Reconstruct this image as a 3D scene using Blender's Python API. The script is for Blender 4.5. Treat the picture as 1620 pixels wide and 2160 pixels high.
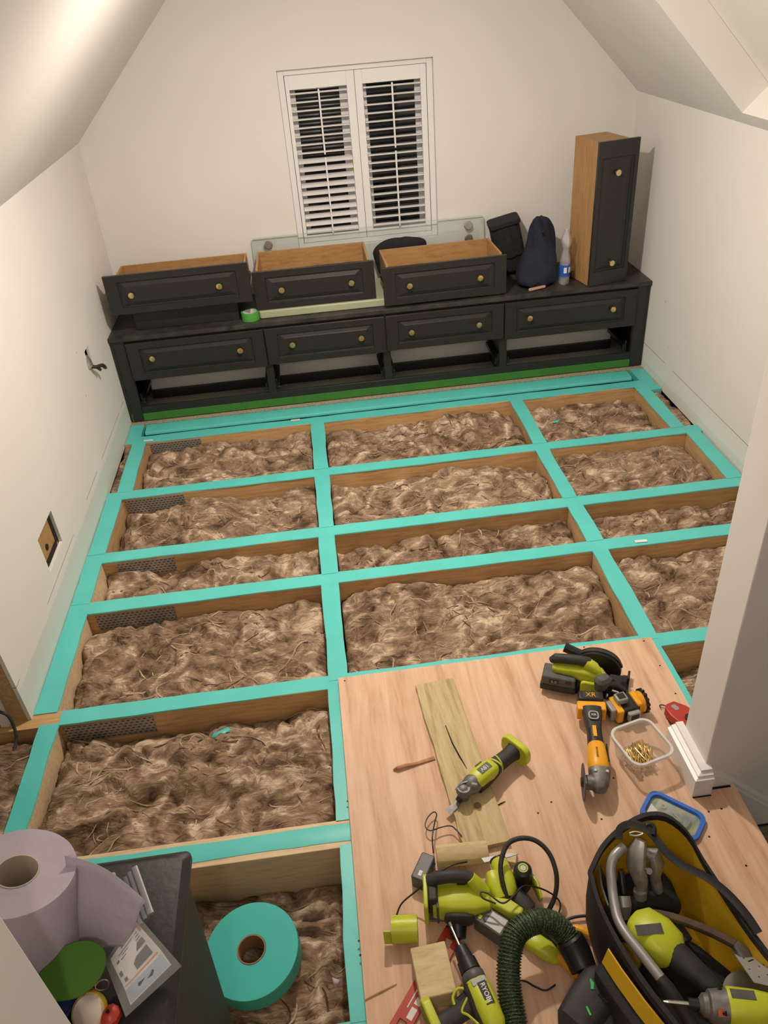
import bpy, bmesh, math, random
import numpy as np
from mathutils import Vector, Matrix, Euler
for o in list(bpy.data.objects): bpy.data.objects.remove(o)
scene = bpy.context.scene
COL = scene.collection
R = math.radians
PI = math.pi
# ------------------------------------------------------------------ camera
CAM_Z = 2.2
PITCH, YAW, ROLL, FPX = 0.60237668, 0.06142511, -0.08499963, 1650.27
_f = Vector((math.sin(YAW)*math.cos(PITCH), math.cos(YAW)*math.cos(PITCH), -math.sin(PITCH)))
_r0 = Vector((math.cos(YAW), -math.sin(YAW), 0)); _u0 = _r0.cross(_f)
CR = _r0*math.cos(ROLL) + _u0*math.sin(ROLL); CU = -_r0*math.sin(ROLL) + _u0*math.cos(ROLL); CF = _f
CPOS = Vector((0, 0, CAM_Z))
cd = bpy.data.cameras.new('camera'); cam = bpy.data.objects.new('camera', cd); COL.objects.link(cam)
cd.sensor_fit = 'VERTICAL'; cd.sensor_height = 24.0; cd.lens = FPX/2160*24.0; cd.clip_start = 0.02
cam.matrix_world = Matrix(((CR.x, CU.x, -CF.x, CPOS.x), (CR.y, CU.y, -CF.y, CPOS.y), (CR.z, CU.z, -CF.z, CPOS.z), (0, 0, 0, 1)))
scene.camera = cam
# ------------------------------------------------------------------ world (night) and exposure
w = bpy.data.worlds.new('night'); scene.world = w; w.use_nodes = True
w.node_tree.nodes['Background'].inputs[0].default_value = (0.010, 0.014, 0.024, 1)
w.node_tree.nodes['Background'].inputs[1].default_value = 0.25
vs = scene.view_settings; vs.view_transform = 'Standard'; vs.look = 'None'; vs.gamma = 1.0; vs.use_curve_mapping = False
vs.exposure = -0.05
def lamp_data(name, watts, color, radius):
    l = bpy.data.lights.new(name, 'POINT'); l.energy = watts; l.color = color; l.shadow_soft_size = radius
    return l
PENDANT_POS = (0.22, 2.96, 2.44); PENDANT_W = 27; PENDANT_DOWN = 46
LANDING_POS = (-0.15, -0.35, 2.62); LANDING_W = 22
WARM = (1.0, 0.86, 0.745)
def at(px, py, **k):
    d = CR*((px-810)/FPX) - CU*((py-1080)/FPX) + CF
    (a, v), = k.items(); i = 'xyz'.index(a)
    return CPOS + d*((v-CPOS[i])/d[i])
# ------------------------------------------------------------------ materials
def lin(c): c /= 255; return c/12.92 if c <= .04045 else ((c+.055)/1.055)**2.4
def S(r, g, b): return (lin(r), lin(g), lin(b))
MATS = {}
def mat(name, col, rough=.6, metal=0., var=0., scale=8., bump=0., bscale=60., spec=.5, trans=0., ior=1.45, alpha=1., emit=None, estr=0., stretch=None, col2=None, dist=0., coat=0.):
    if name in MATS: return MATS[name]
    m = bpy.data.materials.new(name); m.use_nodes = True; nt = m.node_tree; b = nt.nodes['Principled BSDF']
    b.inputs['Base Color'].default_value = (*col, 1); b.inputs['Roughness'].default_value = rough; b.inputs['Metallic'].default_value = metal
    b.inputs['Specular IOR Level'].default_value = spec; b.inputs['Transmission Weight'].default_value = trans; b.inputs['IOR'].default_value = ior
    b.inputs['Alpha'].default_value = alpha; b.inputs['Coat Weight'].default_value = coat
    if emit: b.inputs['Emission Color'].default_value = (*emit, 1); b.inputs['Emission Strength'].default_value = estr
    if var or bump or col2:
        tc = nt.nodes.new('ShaderNodeTexCoord'); mp = nt.nodes.new('ShaderNodeMapping'); nt.links.new(tc.outputs['Object'], mp.inputs[0])
        if stretch: mp.inputs['Scale'].default_value = stretch
        if var or col2:
            n = nt.nodes.new('ShaderNodeTexNoise'); n.inputs['Scale'].default_value = scale; n.inputs['Detail'].default_value = 6; n.inputs['Distortion'].default_value = dist
            nt.links.new(mp.outputs[0], n.inputs[0])
            rp = nt.nodes.new('ShaderNodeValToRGB'); e = rp.color_ramp.elements
            c2 = col2 or tuple(min(1, c*(1+var)) for c in col); c1 = col if col2 else tuple(c*(1-var) for c in col)
            e[0].position = .3; e[0].color = (*c1, 1); e[1].position = .7; e[1].color = (*c2, 1)
            nt.links.new(n.outputs['Fac'], rp.inputs[0]); nt.links.new(rp.outputs[0], b.inputs['Base Color'])
        if bump:
            n2 = nt.nodes.new('ShaderNodeTexNoise'); n2.inputs['Scale'].default_value = bscale; n2.inputs['Detail'].default_value = 5
            nt.links.new(mp.outputs[0], n2.inputs[0])
            bp = nt.nodes.new('ShaderNodeBump'); bp.inputs['Strength'].default_value = bump; bp.inputs['Distance'].default_value = .004
            nt.links.new(n2.outputs['Fac'], bp.inputs['Height']); nt.links.new(bp.outputs[0], b.inputs['Normal'])
    MATS[name] = m; return m
def nodes(name):
    m = bpy.data.materials.new(name); m.use_nodes = True; MATS[name] = m
    nt = m.node_tree; return m, nt, nt.nodes['Principled BSDF']
def N(nt, t, **k):
    n = nt.nodes.new('ShaderNode'+t)
    for a, v in k.items():
        if a.startswith('_'): setattr(n, a[1:], v)
        else: n.inputs[a.replace('__', ' ')].default_value = v
    return n
def ramp(nt, stops):
    r = nt.nodes.new('ShaderNodeValToRGB'); e = r.color_ramp.elements
    while len(e) < len(stops): e.new(.5)
    for i, (p, c) in enumerate(stops): e[i].position = p; e[i].color = (*c, 1)
    return r
# ------------------------------------------------------------------ mesh building
class MB:
    def __init__(s): s.v = []; s.f = []; s.mi = []; s.M = Matrix(); s.m = 0
    def at(s, loc=(0, 0, 0), rot=(0, 0, 0), basis=None):
        s.M = Matrix.Translation(loc) @ (basis.to_4x4() if basis else Euler(rot).to_matrix().to_4x4()); return s
    def add(s, vs, fs):
        n = len(s.v); M = s.M
        s.v += [M @ Vector(p) for p in vs]; s.f += [tuple(i+n for i in f) for f in fs]; s.mi += [s.m]*len(fs); return s
    def box(s, a, b):
        x0, x1 = sorted((a[0], b[0])); y0, y1 = sorted((a[1], b[1])); z0, z1 = sorted((a[2], b[2]))
        return s.add([(x0, y0, z0), (x1, y0, z0), (x1, y1, z0), (x0, y1, z0), (x0, y0, z1), (x1, y0, z1), (x1, y1, z1), (x0, y1, z1)],
                     [(0, 3, 2, 1), (4, 5, 6, 7), (0, 1, 5, 4), (1, 2, 6, 5), (2, 3, 7, 6), (3, 0, 4, 7)])
    def cbox(s, c, d): return s.box([c[i]-d[i]/2 for i in range(3)], [c[i]+d[i]/2 for i in range(3)])
    def loft(s, rings, caps=True, closed=False):
        n = len(rings[0]); vs = [p for r in rings for p in r]; fs = []
        m = len(rings)
        for i in range(m if closed else m-1):
            j = (i+1) % m
            for k in range(n): fs.append((i*n+k, i*n+(k+1) % n, j*n+(k+1) % n, j*n+k))
        if caps and not closed: fs.append(tuple(reversed(range(n)))); fs.append(tuple((m-1)*n+k for k in range(n)))
        return s.add(vs, fs)
    def prism(s, pts, z0, z1, axis='z'):
        def P(p, z): return {'z': (p[0], p[1], z), 'y': (p[0], z, p[1]), 'x': (z, p[0], p[1])}[axis]
        return s.loft([[P(p, z0) for p in pts], [P(p, z1) for p in pts]])
    def lathe(s, prof, n=20, caps=True):
        return s.loft([[(r*math.cos(2*PI*k/n), r*math.sin(2*PI*k/n), z) for k in range(n)] for r, z in prof], caps)
    def ring(s, prof, n=32):
        # closed profile around z
        m = len(prof); vs = [(r*math.cos(2*PI*k/n), r*math.sin(2*PI*k/n), z) for k in range(n) for r, z in prof]
        fs = [(k*m+j, ((k+1) % n)*m+j, ((k+1) % n)*m+(j+1) % m, k*m+(j+1) % m) for k in range(n) for j in range(m)]
        return s.add(vs, fs)
    def sweep(s, path, size, n=12, power=2., up=(0, 0, 1), caps=True, twist=None):
        """superellipse section swept along a path; size = [(half width, half height)] per point or one"""
        path = [Vector(p) for p in path]; m = len(path)
        if not isinstance(size, list): size = [size]*m
        size = [q if isinstance(q, tuple) else (q, q) for q in size]
        rings = []; pu = Vector(up)
        for i, p in enumerate(path):
            t = (path[min(i+1, m-1)]-path[max(i-1, 0)]).normalized()
            sx = t.cross(pu)
            if sx.length < 1e-4: sx = t.orthogonal()
            sx.normalize(); uy = sx.cross(t); pu = uy
            ring = []
            for k in range(n):
                a = 2*PI*(k+.5)/n; c, q = math.cos(a), math.sin(a)
                ring.append(p + sx*(math.copysign(abs(c)**(2/power), c)*size[i][0]) + uy*(math.copysign(abs(q)**(2/power), q)*size[i][1]))
            rings.append(ring)
        return s.loft(rings, caps)
    def tube(s, pts, r, n=8, sub=6): return s.sweep(smooth(pts, sub), r if not isinstance(r, list) else r, n)
    def cyl(s, a, b, r0, r1=None, n=16): return s.sweep([a, b], [r0, r1 if r1 is not None else r0], n)
    def mesh(s, name, mats, smooth_=False):
        me = bpy.data.meshes.new(name); me.from_pydata([tuple(p) for p in s.v], [], s.f)
        for m in (mats if isinstance(mats, (list, tuple)) else [mats]): me.materials.append(m)
        me.polygons.foreach_set('material_index', s.mi)
        bm = bmesh.new(); bm.from_mesh(me); bmesh.ops.recalc_face_normals(bm, faces=bm.faces); bm.to_mesh(me); bm.free()
        if smooth_:
            me.polygons.foreach_set('use_smooth', [True]*len(me.polygons)); me.set_sharp_from_angle(angle=R(38))
        me.update(); return me
    def build(s, name, mats, parent=None, smooth=True, bevel=0, seg=2, loc=None):
        o = bpy.data.objects.new(name, s.mesh(name, mats, smooth)); COL.objects.link(o)
        if parent: o.parent = parent
        if loc: o.location = loc
        if bevel:
            b = o.modifiers.new('bevel', 'BEVEL'); b.width = bevel; b.segments = seg; b.limit_method = 'ANGLE'; b.angle_limit = R(40); b.harden_normals = False
        return o
def smooth(pts, sub=6):
    pts = [Vector(p) for p in pts]; out = []
    for i in range(len(pts)-1):
        p0 = pts[max(i-1, 0)]; p1 = pts[i]; p2 = pts[i+1]; p3 = pts[min(i+2, len(pts)-1)]
        for k in range(sub):
            t = k/sub
            out.append(.5*((2*p1)+(p2-p0)*t+(2*p0-5*p1+4*p2-p3)*t*t+(3*p1-p0-3*p2+p3)*t**3))
    out.append(pts[-1]); return out
def rrect(w, h, r, n=5, cx=0, cy=0):
    out = []
    for (sx, sy, a0) in ((1, 1, 0), (-1, 1, 90), (-1, -1, 180), (1, -1, 270)):
        for k in range(n+1):
            a = R(a0+90*k/n); out.append((cx+sx*(w/2-r)+r*math.cos(a), cy+sy*(h/2-r)+r*math.sin(a)))
    return out
def tag(o, label=None, cat=None, group=None, kind=None):
    if label: o['label'] = label
    if cat: o['category'] = cat
    if group: o['group'] = group
    if kind: o['kind'] = kind
    return o
def thing(name, label, cat, loc=(0, 0, 0), rot=(0, 0, 0), group=None, kind=None):
    o = bpy.data.objects.new(name, None); COL.objects.link(o); o.location = loc; o.rotation_euler = rot; o.empty_display_size = .05
    return tag(o, label, cat, group, kind)
def frame_from(xdir, zhint=(0, 0, 1)):
    """rotation whose local x is xdir and whose z is near zhint"""
    x = Vector(xdir).normalized(); y = Vector(zhint).cross(x).normalized(); z = x.cross(y)
    return Matrix((x, y, z)).transposed()
def set_frame(o, loc, xdir, zhint=(0, 0, 1)):
    o.location = loc; o.rotation_euler = frame_from(xdir, zhint).to_euler(); return o
def text_mesh(txt, size, name, m, parent, M, extrude=.0003, bold=0):
    cu = bpy.data.curves.new('t', 'FONT'); cu.body = txt; cu.size = size; cu.extrude = extrude; cu.align_x = 'CENTER'; cu.align_y = 'CENTER'; cu.offset = bold; cu.resolution_u = 3
    t = bpy.data.objects.new('t', cu); COL.objects.link(t)
    dg = bpy.context.evaluated_depsgraph_get(); me = bpy.data.meshes.new_from_object(t.evaluated_get(dg))
    bpy.data.objects.remove(t); bpy.data.curves.remove(cu); me.materials.clear(); me.materials.append(m); me.name = name
    o = bpy.data.objects.new(name, me); COL.objects.link(o); o.parent = parent; o.matrix_local = M; return o
def copy_obj(o, parent=None):
    c = o.copy(); COL.objects.link(c); c.parent = parent; return c
# ------------------------------------------------------------------ palette
def wall_mat(name, base, marks=None):
    m, nt, b = nodes(name); tc = N(nt, 'TexCoord'); b.inputs['Roughness'].default_value = .75; b.inputs['Specular IOR Level'].default_value = .3
    n = N(nt, 'TexNoise', Scale=1.7, Detail=4.0); nt.links.new(tc.outputs['Object'], n.inputs[0])
    r = ramp(nt, [(.3, tuple(c*.95 for c in base)), (.7, base)]); nt.links.new(n.outputs['Fac'], r.inputs[0])
    out = r.outputs[0]
    if marks:
        sep = N(nt, 'SeparateXYZ'); nt.links.new(tc.outputs['Object'], sep.inputs[0])
        wob = N(nt, 'TexNoise', Scale=6.0, Detail=5.0); nt.links.new(tc.outputs['Object'], wob.inputs[0])
        def math_(op, a, c, d=None):
            q = nt.nodes.new('ShaderNodeMath'); q.operation = op
            for i, x in enumerate((a, c, d)):
                if x is None: continue
                if isinstance(x, (int, float)): q.inputs[i].default_value = x
                else: nt.links.new(x, q.inputs[i])
            return q.outputs[0]
        # bare greenish strip where the old skirting stood
        zz = math_('ADD', sep.outputs['Z'], math_('MULTIPLY', math_('SUBTRACT', wob.outputs['Fac'], .5), .05))
        low = math_('LESS_THAN', zz, marks['strip'])
        mx = N(nt, 'Mix', _data_type='RGBA'); mx.inputs['B'].default_value = (*marks['stripcol'], 1)
        nt.links.new(low, mx.inputs['Factor']); nt.links.new(out, mx.inputs['A']); out = mx.outputs['Result']
        # broken pencil / cut line
        ln = math_('COMPARE', sep.outputs['Z'], marks['line'], .0022)
        n3 = N(nt, 'TexNoise', Scale=3.1, Detail=2.0); nt.links.new(tc.outputs['Object'], n3.inputs[0])
        br = math_('MULTIPLY', ln, math_('GREATER_THAN', n3.outputs['Fac'], .47))
        # small knocks
        vo = N(nt, 'TexVoronoi', Scale=5.0); nt.links.new(tc.outputs['Object'], vo.inputs[0])
        kn = math_('MULTIPLY', math_('LESS_THAN', vo.outputs['Distance'], .028), math_('LESS_THAN', sep.outputs['Z'], .75))
        mk = math_('MAXIMUM', br, kn)
        mx2 = N(nt, 'Mix', _data_type='RGBA'); mx2.inputs['B'].default_value = (.16, .13, .10, 1)
        nt.links.new(math_('MULTIPLY', mk, .7), mx2.inputs['Factor']); nt.links.new(out, mx2.inputs['A']); out = mx2.outputs['Result']
    nt.links.new(out, b.inputs['Base Color'])
    n2 = N(nt, 'TexNoise', Scale=220.0, Detail=3.0); nt.links.new(tc.outputs['Object'], n2.inputs[0])
    bp = N(nt, 'Bump', Strength=.06, Distance=.002); nt.links.new(n2.outputs['Fac'], bp.inputs['Height']); nt.links.new(bp.outputs[0], b.inputs['Normal'])
    return m
WALLC = (.80, .785, .755)
M_wall = wall_mat('wall_paint', WALLC)
M_wallL = wall_mat('wall_paint_left', WALLC, dict(strip=.135, stripcol=(.66, .70, .65), line=.17))
M_wallR = wall_mat('wall_paint_right', WALLC, dict(strip=.045, stripcol=(.70, .71, .68), line=.155))
M_white = mat('white_gloss', (.80, .79, .78), .35, var=.02, scale=3)
M_shutter = mat('shutter_paint', (.82, .82, .82), .4)
def wood_mat(name, c1, c2, axis_scale=(1, 1, 1), rough=.6, rings=6., spec=.3):
    m, nt, b = nodes(name); b.inputs['Roughness'].default_value = rough; b.inputs['Specular IOR Level'].default_value = spec
    tc = N(nt, 'TexCoord'); mp = N(nt, 'Mapping'); mp.inputs['Scale'].default_value = axis_scale; nt.links.new(tc.outputs['Object'], mp.inputs[0])
    n = N(nt, 'TexNoise', Scale=rings, Detail=7.0, Distortion=.6); nt.links.new(mp.outputs[0], n.inputs[0])
    wv = N(nt, 'TexNoise', Scale=rings*5, Detail=3.0); nt.links.new(mp.outputs[0], wv.inputs[0])
    mx = N(nt, 'Math', _operation='MULTIPLY_ADD'); mx.inputs[1].default_value = .35; nt.links.new(wv.outputs['Fac'], mx.inputs[0]); nt.links.new(n.outputs['Fac'], mx.inputs[2])
    r = ramp(nt, [(.48, c1), (.62, tuple((a+c)/2 for a, c in zip(c1, c2))), (.85, c2)]); nt.links.new(mx.outputs[0], r.inputs[0]); nt.links.new(r.outputs[0], b.inputs['Base Color'])
    bp = N(nt, 'Bump', Strength=.12, Distance=.002); nt.links.new(mx.outputs[0], bp.inputs['Height']); nt.links.new(bp.outputs[0], b.inputs['Normal'])
    return m
M_joist = wood_mat('joist_pine', (.44, .255, .105), (.62, .395, .19), (1.2, 14, 14))
M_nog = wood_mat('noggin_pine', (.42, .26, .12), (.58, .39, .20), (14, 1.2, 14))
M_pale = wood_mat('pale_sawn_pine', (.58, .42, .24), (.74, .58, .37), (1.5, 14, 14))
M_treated = wood_mat('treated_timber', (.36, .27, .12), (.56, .45, .24), (14, 1.4, 6), rings=4)
M_offcut = wood_mat('offcut_timber', (.50, .38, .19), (.66, .53, .30), (3, 14, 14), rings=4)
M_oak = wood_mat('oak_veneer', (.34, .19, .072), (.46, .27, .115), (2, 10, 10), rough=.5)
M_oakv = wood_mat('oak_veneer_upright', (.34, .19, .072), (.46, .27, .115), (10, 10, 1.2), rough=.5)
M_dryply = wood_mat('plywood', (.525, .315, .19), (.735, .505, .352), (5.5, .55, 3), rough=.62, rings=3.6)
M_tape = mat('teal_tape', (.105, .575, .535), .33, var=.06, scale=5, bump=.12, bscale=25)
M_black = mat('charcoal_paint', (.024, .0228, .0215), .36, var=.12, scale=30)
M_top = mat('dusty_charcoal', (.020, .019, .018), .42, col2=(.060, .057, .052), scale=7, dist=1.5)
M_brass = mat('brass', (.80, .62, .30), .28, metal=1)
M_green = mat('green_masking', (.05, .20, .032), .5, var=.1, scale=20)
M_metal = mat('runner_metal', (.05, .05, .055), .3, metal=.9)
M_steel = mat('brushed_steel', (.55, .54, .52), .3, metal=1)
M_dark = mat('void_dark', (.012, .010, .009), .9)
M_grit = mat('chipboard_edge', (.20, .17, .11), .9, col2=(.46, .41, .30), scale=90, bump=.4)
M_floorgrey = wood_mat('grey_laminate', (.34, .32, .29), (.50, .475, .44), (1, 9, 9), rough=.5)
# ------------------------------------------------------------------ room shell
XL, XR, YB, KNEE = -1.25, 2.015, 5.02, 1.52
APX = (XL+XR)/2; APZ = KNEE+(XR-XL)/2
def struct(o, label, cat): return tag(o, label, cat, kind='structure')
def holed(u0, u1, v0, v1, holes, fn, depth):
    """rectangle in (u,v) with rectangular holes; fn(u,v,d) -> point; d=0 face, d=depth back"""
    us = sorted({u0, u1, *[h[0] for h in holes], *[h[1] for h in holes]}); vs_ = sorted({v0, v1, *[h[2] for h in holes], *[h[3] for h in holes]})
    m = MB()
    def solid(i, j):
        if not (0 <= i < len(us)-1 and 0 <= j < len(vs_)-1): return False
        cu, cv = (us[i]+us[i+1])/2, (vs_[j]+vs_[j+1])/2
        return not any(h[0] < cu < h[1] and h[2] < cv < h[3] for h in holes)
    for i in range(len(us)-1):
        for j in range(len(vs_)-1):
            if not solid(i, j): continue
            a, b, c, d = us[i], us[i+1], vs_[j], vs_[j+1]
            m.add([fn(a, c, 0), fn(b, c, 0), fn(b, d, 0), fn(a, d, 0)], [(0, 1, 2, 3)])
            m.add([fn(a, c, depth), fn(b, c, depth), fn(b, d, depth), fn(a, d, depth)], [(0, 1, 2, 3)])
            for (ni, nj, p, q) in ((i-1, j, (a, c), (a, d)), (i+1, j, (b, c), (b, d)), (i, j-1, (a, c), (b, c)), (i, j+1, (a, d), (b, d))):
                if not solid(ni, nj): m.add([fn(*p, 0), fn(*q, 0), fn(*q, depth), fn(*p, depth)], [(0, 1, 2, 3)])
    return m
Y0 = -1.3
# back gable wall with the window opening
WX0, WX1, WZ0, WZ1 = -0.082, 0.802, 0.80, 1.79
m = MB()
def bw(x, z, d): return (x, YB+d, z)
for pts in (((XL-.1, -.25), (WX0, -.25), (WX0, 3.4), (XL-.1, 3.4)), ((WX1, -.25), (XR+.1, -.25), (XR+.1, 3.4), (WX1, 3.4)), ((WX0, -.25), (WX1, -.25), (WX1, WZ0), (WX0, WZ0)), ((WX0, WZ1), (WX1, WZ1), (WX1, 3.4), (WX0, 3.4))):
    m.prism(pts, YB, YB+.16, 'y')
struct(m.build('wall_back', M_wall, smooth=False), 'cream painted gable end wall with the shuttered window', 'wall')
# left knee wall with two cut-outs
LW0 = 2.115
HOLES_L = [(2.708, 2.927, .235, .40), (4.015, 4.10, .585, .675)]
m = holed(LW0, YB, -.02, KNEE+.05, HOLES_L, lambda y, z, d: (XL-d, y, z), .014)
wl = struct(m.build('wall_left', M_wallL, smooth=False), 'low cream wall on the left with cut socket holes', 'wall')
m = MB(); m.box((XL-.075, LW0+.004, -.10), (XL-.0145, LW0+.05, 1.5)); m.build('end_stud', M_nog, wl, smooth=False)
m = MB(); m.box((XL-.105, LW0-.02, -.14), (XL-.076, LW0+.03, 1.5)); m.build('end_lining', M_white, wl, smooth=False)
m = MB(); m.box((XL-.034, 2.60, .18), (XL-.018, 3.05, .47)); o = m.build('socket_backing', M_oak, wl, smooth=False); tag(o, 'bare timber showing inside the socket hole')
m = MB(); m.box((XL-.017, 2.90, .245), (XL-.0155, 2.926, .40)); m.cyl((XL-.018, 2.80, .30), (XL-.014, 2.80, .30), .014, n=12); m.box((XL-.0175, 2.712, .236), (XL-.0145, 2.90, .262)); m.build('socket_gap', M_dark, wl, smooth=False)
m = MB(); m.box((XL-.2, 3.3, .2), (XL-.10, YB, .9)); m.build('void_backing', M_dark, wl, smooth=False)
# right knee wall
m = holed(1.6, YB, -.02, KNEE+.05, [], lambda y, z, d: (XR+d, y, z), .06)
struct(m.build('wall_right', M_wallR, smooth=False), 'low cream wall on the right, scuffed near the floor', 'wall')
# sloped ceilings
q = math.sqrt(.5)
SKX0, SKX1 = 1.957, 1.10      # skylight bottom / top edge on the slope (x)
SKY1, SKY0 = 3.66, 2.72
m = holed(Y0, YB+.02, KNEE-.6, APZ+.02, [], lambda y, z, d: (XL+(z-KNEE)-d*q, y, z+d*q), .05)
struct(m.build('ceiling_left', M_wall, smooth=False), 'left sloping cream ceiling', 'ceiling')
m = holed(Y0, YB+.02, KNEE-1.2, APZ+.02, [(SKY0, SKY1, KNEE+XR-SKX0, KNEE+XR-SKX1)], lambda y, z, d: (XR-(z-KNEE)+d*q, y, z+d*q), .145)
ceilR = struct(m.build('ceiling_right', M_wall, smooth=False), 'right sloping ceiling with a skylight recess', 'ceiling')
sk = struct(thing('window_2', 'skylight recess with a cream blind in the right slope', 'skylight'), None, None)
def slope(x, y, d): return (x+d*q, y, KNEE+XR-x+d*q)
m = MB(); m.add([slope(SKX0+.03, SKY0-.03, .146), slope(SKX0+.03, SKY1+.03, .146), slope(SKX1-.03, SKY1+.03, .146), slope(SKX1-.03, SKY0-.03, .146),
                 slope(SKX0+.03, SKY0-.03, .17), slope(SKX0+.03, SKY1+.03, .17), slope(SKX1-.03, SKY1+.03, .17), slope(SKX1-.03, SKY0-.03, .17)],
                [(0, 1, 2, 3), (4, 5, 6, 7), (0, 1, 5, 4), (1, 2, 6, 5), (2, 3, 7, 6), (3, 0, 4, 7)])
m.build('blind', mat('blind_cream', (.82, .80, .76), .8), sk, smooth=False)
# landing behind the camera
m = MB(); m.box((XL-.8, Y0-.1, -.3), (XR+1.2, Y0, 3.3)); struct(m.build('wall_landing', M_wall, smooth=False), 'plain landing wall behind the viewer', 'wall')
m = MB(); m.box((XL-.72, Y0, -.25), (XL-.62, LW0+.9, 1.2)); struct(m.build('wall_eaves', M_wall, smooth=False), 'grey eaves wall behind the left opening', 'wall')
m = MB(); m.box((XL-.65, LW0+.75, -.25), (XL-.11, LW0+.85, 1.2)); struct(m.build('wall_eaves_end', M_wall, smooth=False), 'end wall of the dark eaves recess', 'wall')
# stub wall beside the camera (its end face cuts across the lower left corner)
m = MB(); m.box((-1.9, .50, -.2), (-.506, .60, 2.3)); struct(m.build('wall_stub', M_wall, smooth=False, bevel=.004), 'cream wall end cutting across the lower left corner', 'wall')
# stairwell wall (right foreground) with skirting
PX, PY0, PY1 = 1.018, 1.448, 1.598
m = MB(); m.box((PX, PY0, -1.4), (XR+1.0, PY1, 2.55)); struct(m.build('wall_stair', M_wall, smooth=False, bevel=.003), 'cream stairwell wall end rising on the right', 'wall')
bs = struct(thing('baseboard_stair', 'white moulded skirting around the stairwell wall end', 'skirting'), None, None)
prof = [(0, 0), (.022, 0), (.022, .076), (.017, .080), (.017, .086), (.011, .090), (.011, .098), (0, .098)]
ZB = .020
m = MB(); m.loft([[(PX-p[0]*2.2, PY0-p[0]*1.9+.0, ZB+p[1]) for p in prof], [(PX-p[0]*2.2, PY1+.02, ZB+p[1]) for p in prof]]); m.build('skirting_board', M_white, bs, smooth=False)
m = MB(); m.loft([[(PX-p[0]*2.2, PY0-p[0]*1.9, ZB+p[1]) for p in prof], [(PX+.012, PY0-p[0]*1.9, ZB+p[1]) for p in prof]]); m.build('skirting_return', M_white, bs, smooth=False)
sx = [PX+.012, XR+1.0]
m = MB()
def sk_ring(x, zt): return [(x, PY0, zt-.42), (x, PY0-.018, zt-.42), (x, PY0-.018, zt-.03), (x, PY0-.012, zt-.026), (x, PY0-.012, zt-.012), (x, PY0-.004, zt), (x, PY0, zt)]
m.loft([sk_ring(PX+.0125, .115), sk_ring(PX+.9, .115-.84)]); m.build('stair_string', M_white, bs, smooth=False)
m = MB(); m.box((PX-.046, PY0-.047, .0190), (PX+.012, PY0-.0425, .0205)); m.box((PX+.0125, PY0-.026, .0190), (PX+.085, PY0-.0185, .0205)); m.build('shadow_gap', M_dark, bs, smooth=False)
st = thing('staircase', 'carpeted stairs dropping away to the right of the plywood', 'stairs', (1.12, .9, -.2))
M_carpet = mat('beige_carpet', (.20, .16, .10), .95, var=.2, scale=120, bump=.6, bscale=400)
for i in range(4):
    m = MB(); m.box((i*.24, -1.2, -.24-i*.2), (i*.24+.25, .525, -.02-i*.2)); m.build('tread', M_carpet, st, bevel=.012)
# ------------------------------------------------------------------ joisted floor
floor = struct(thing('floor', 'opened timber floor with joists capped in teal tape', 'floor'), None, None)
m = MB(); m.box((XL-.7, -.4, -.235), (XR, YB, -.225)); m.build('under_ceiling', M_dark, floor, smooth=False)
random.seed(4)
def tape(name, x0, x1, y0, y1, parent, z=.0006, ends=(0, 0), wob=.002, lip=.004, seed=0):
    """thin strip lying on timber, edges slightly ragged and folded over"""
    rnd = random.Random(seed); along_x = (x1-x0) > (y1-y0)
    L = (x1-x0) if along_x else (y1-y0); n = max(3, int(L/.07)); vs = []; fs = []
    ea = eb = 0
    for i in range(n+1):
        t = i/n; ea = ea*.6+rnd.uniform(-wob, wob); eb = eb*.6+rnd.uniform(-wob, wob); wv = rnd.uniform(0, .0005)
        a, b = ((y0, y1) if along_x else (x0, x1)); u = (x0+t*L) if along_x else (y0+t*L)
        prof = [(a+ea, z-lip), (a+ea+.0012, z), ((a+b)/2, z+wv), (b+eb-.0012, z), (b+eb, z-lip)]
        for (c, zz) in prof: vs.append((u, c, zz) if along_x else (c, u, zz))
    for i in range(n):
        for k in range(4): fs.append((i*5+k, i*5+k+1, i*5+5+k+1, i*5+5+k))
    mb = MB(); mb.add(vs, fs); return mb.build(name, M_tape, parent)
M_plate = None
def plate_mat():
    m, nt, b = nodes('punched_plate'); tc = N(nt, 'TexCoord'); b.inputs['Metallic'].default_value = .7; b.inputs['Roughness'].default_value = .45
    mp = N(nt, 'Mapping'); mp.inputs['Rotation'].default_value = (PI/2, 0, 0); nt.links.new(tc.outputs['Object'], mp.inputs[0])
    br = N(nt, 'TexBrick', Scale=1.0); br.inputs['Brick Width'].default_value = .020; br.inputs['Row Height'].default_value = .014; br.inputs['Mortar Size'].default_value = .0045
    br.inputs['Color1'].default_value = (.05, .047, .044, 1); br.inputs['Color2'].default_value = (.11, .105, .10, 1); br.inputs['Mortar'].default_value = (.40, .385, .36, 1)
    nt.links.new(mp.outputs[0], br.inputs[0]); nt.links.new(br.outputs['Color'], b.inputs['Base Color'])
    bp = N(nt, 'Bump', Strength=.6, Distance=.002); nt.links.new(br.outputs['Fac'], bp.inputs['Height']); nt.links.new(bp.outputs[0], b.inputs['Normal']); return m
M_plate = plate_mat()
JOISTS = [(4.215, 4.295, XL-.0, XR, 1), (3.605, 3.68, XL-.0, XR, 1), (3.05, 3.128, XL-.0, XR, 1), (2.687, 2.765, XL-.0, XR, 1), (2.068, 2.14, XL-.6, XR, 1), (1.415, 1.515, -1.9, 1.06, 0), (.85, .93, -1.9, -.05, 0)]
PLATE = [(-1.10, -.80), (-1.15, -.84), (-1.10, -.83), (-1.13, -.79), (-1.13, -.80)]
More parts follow.
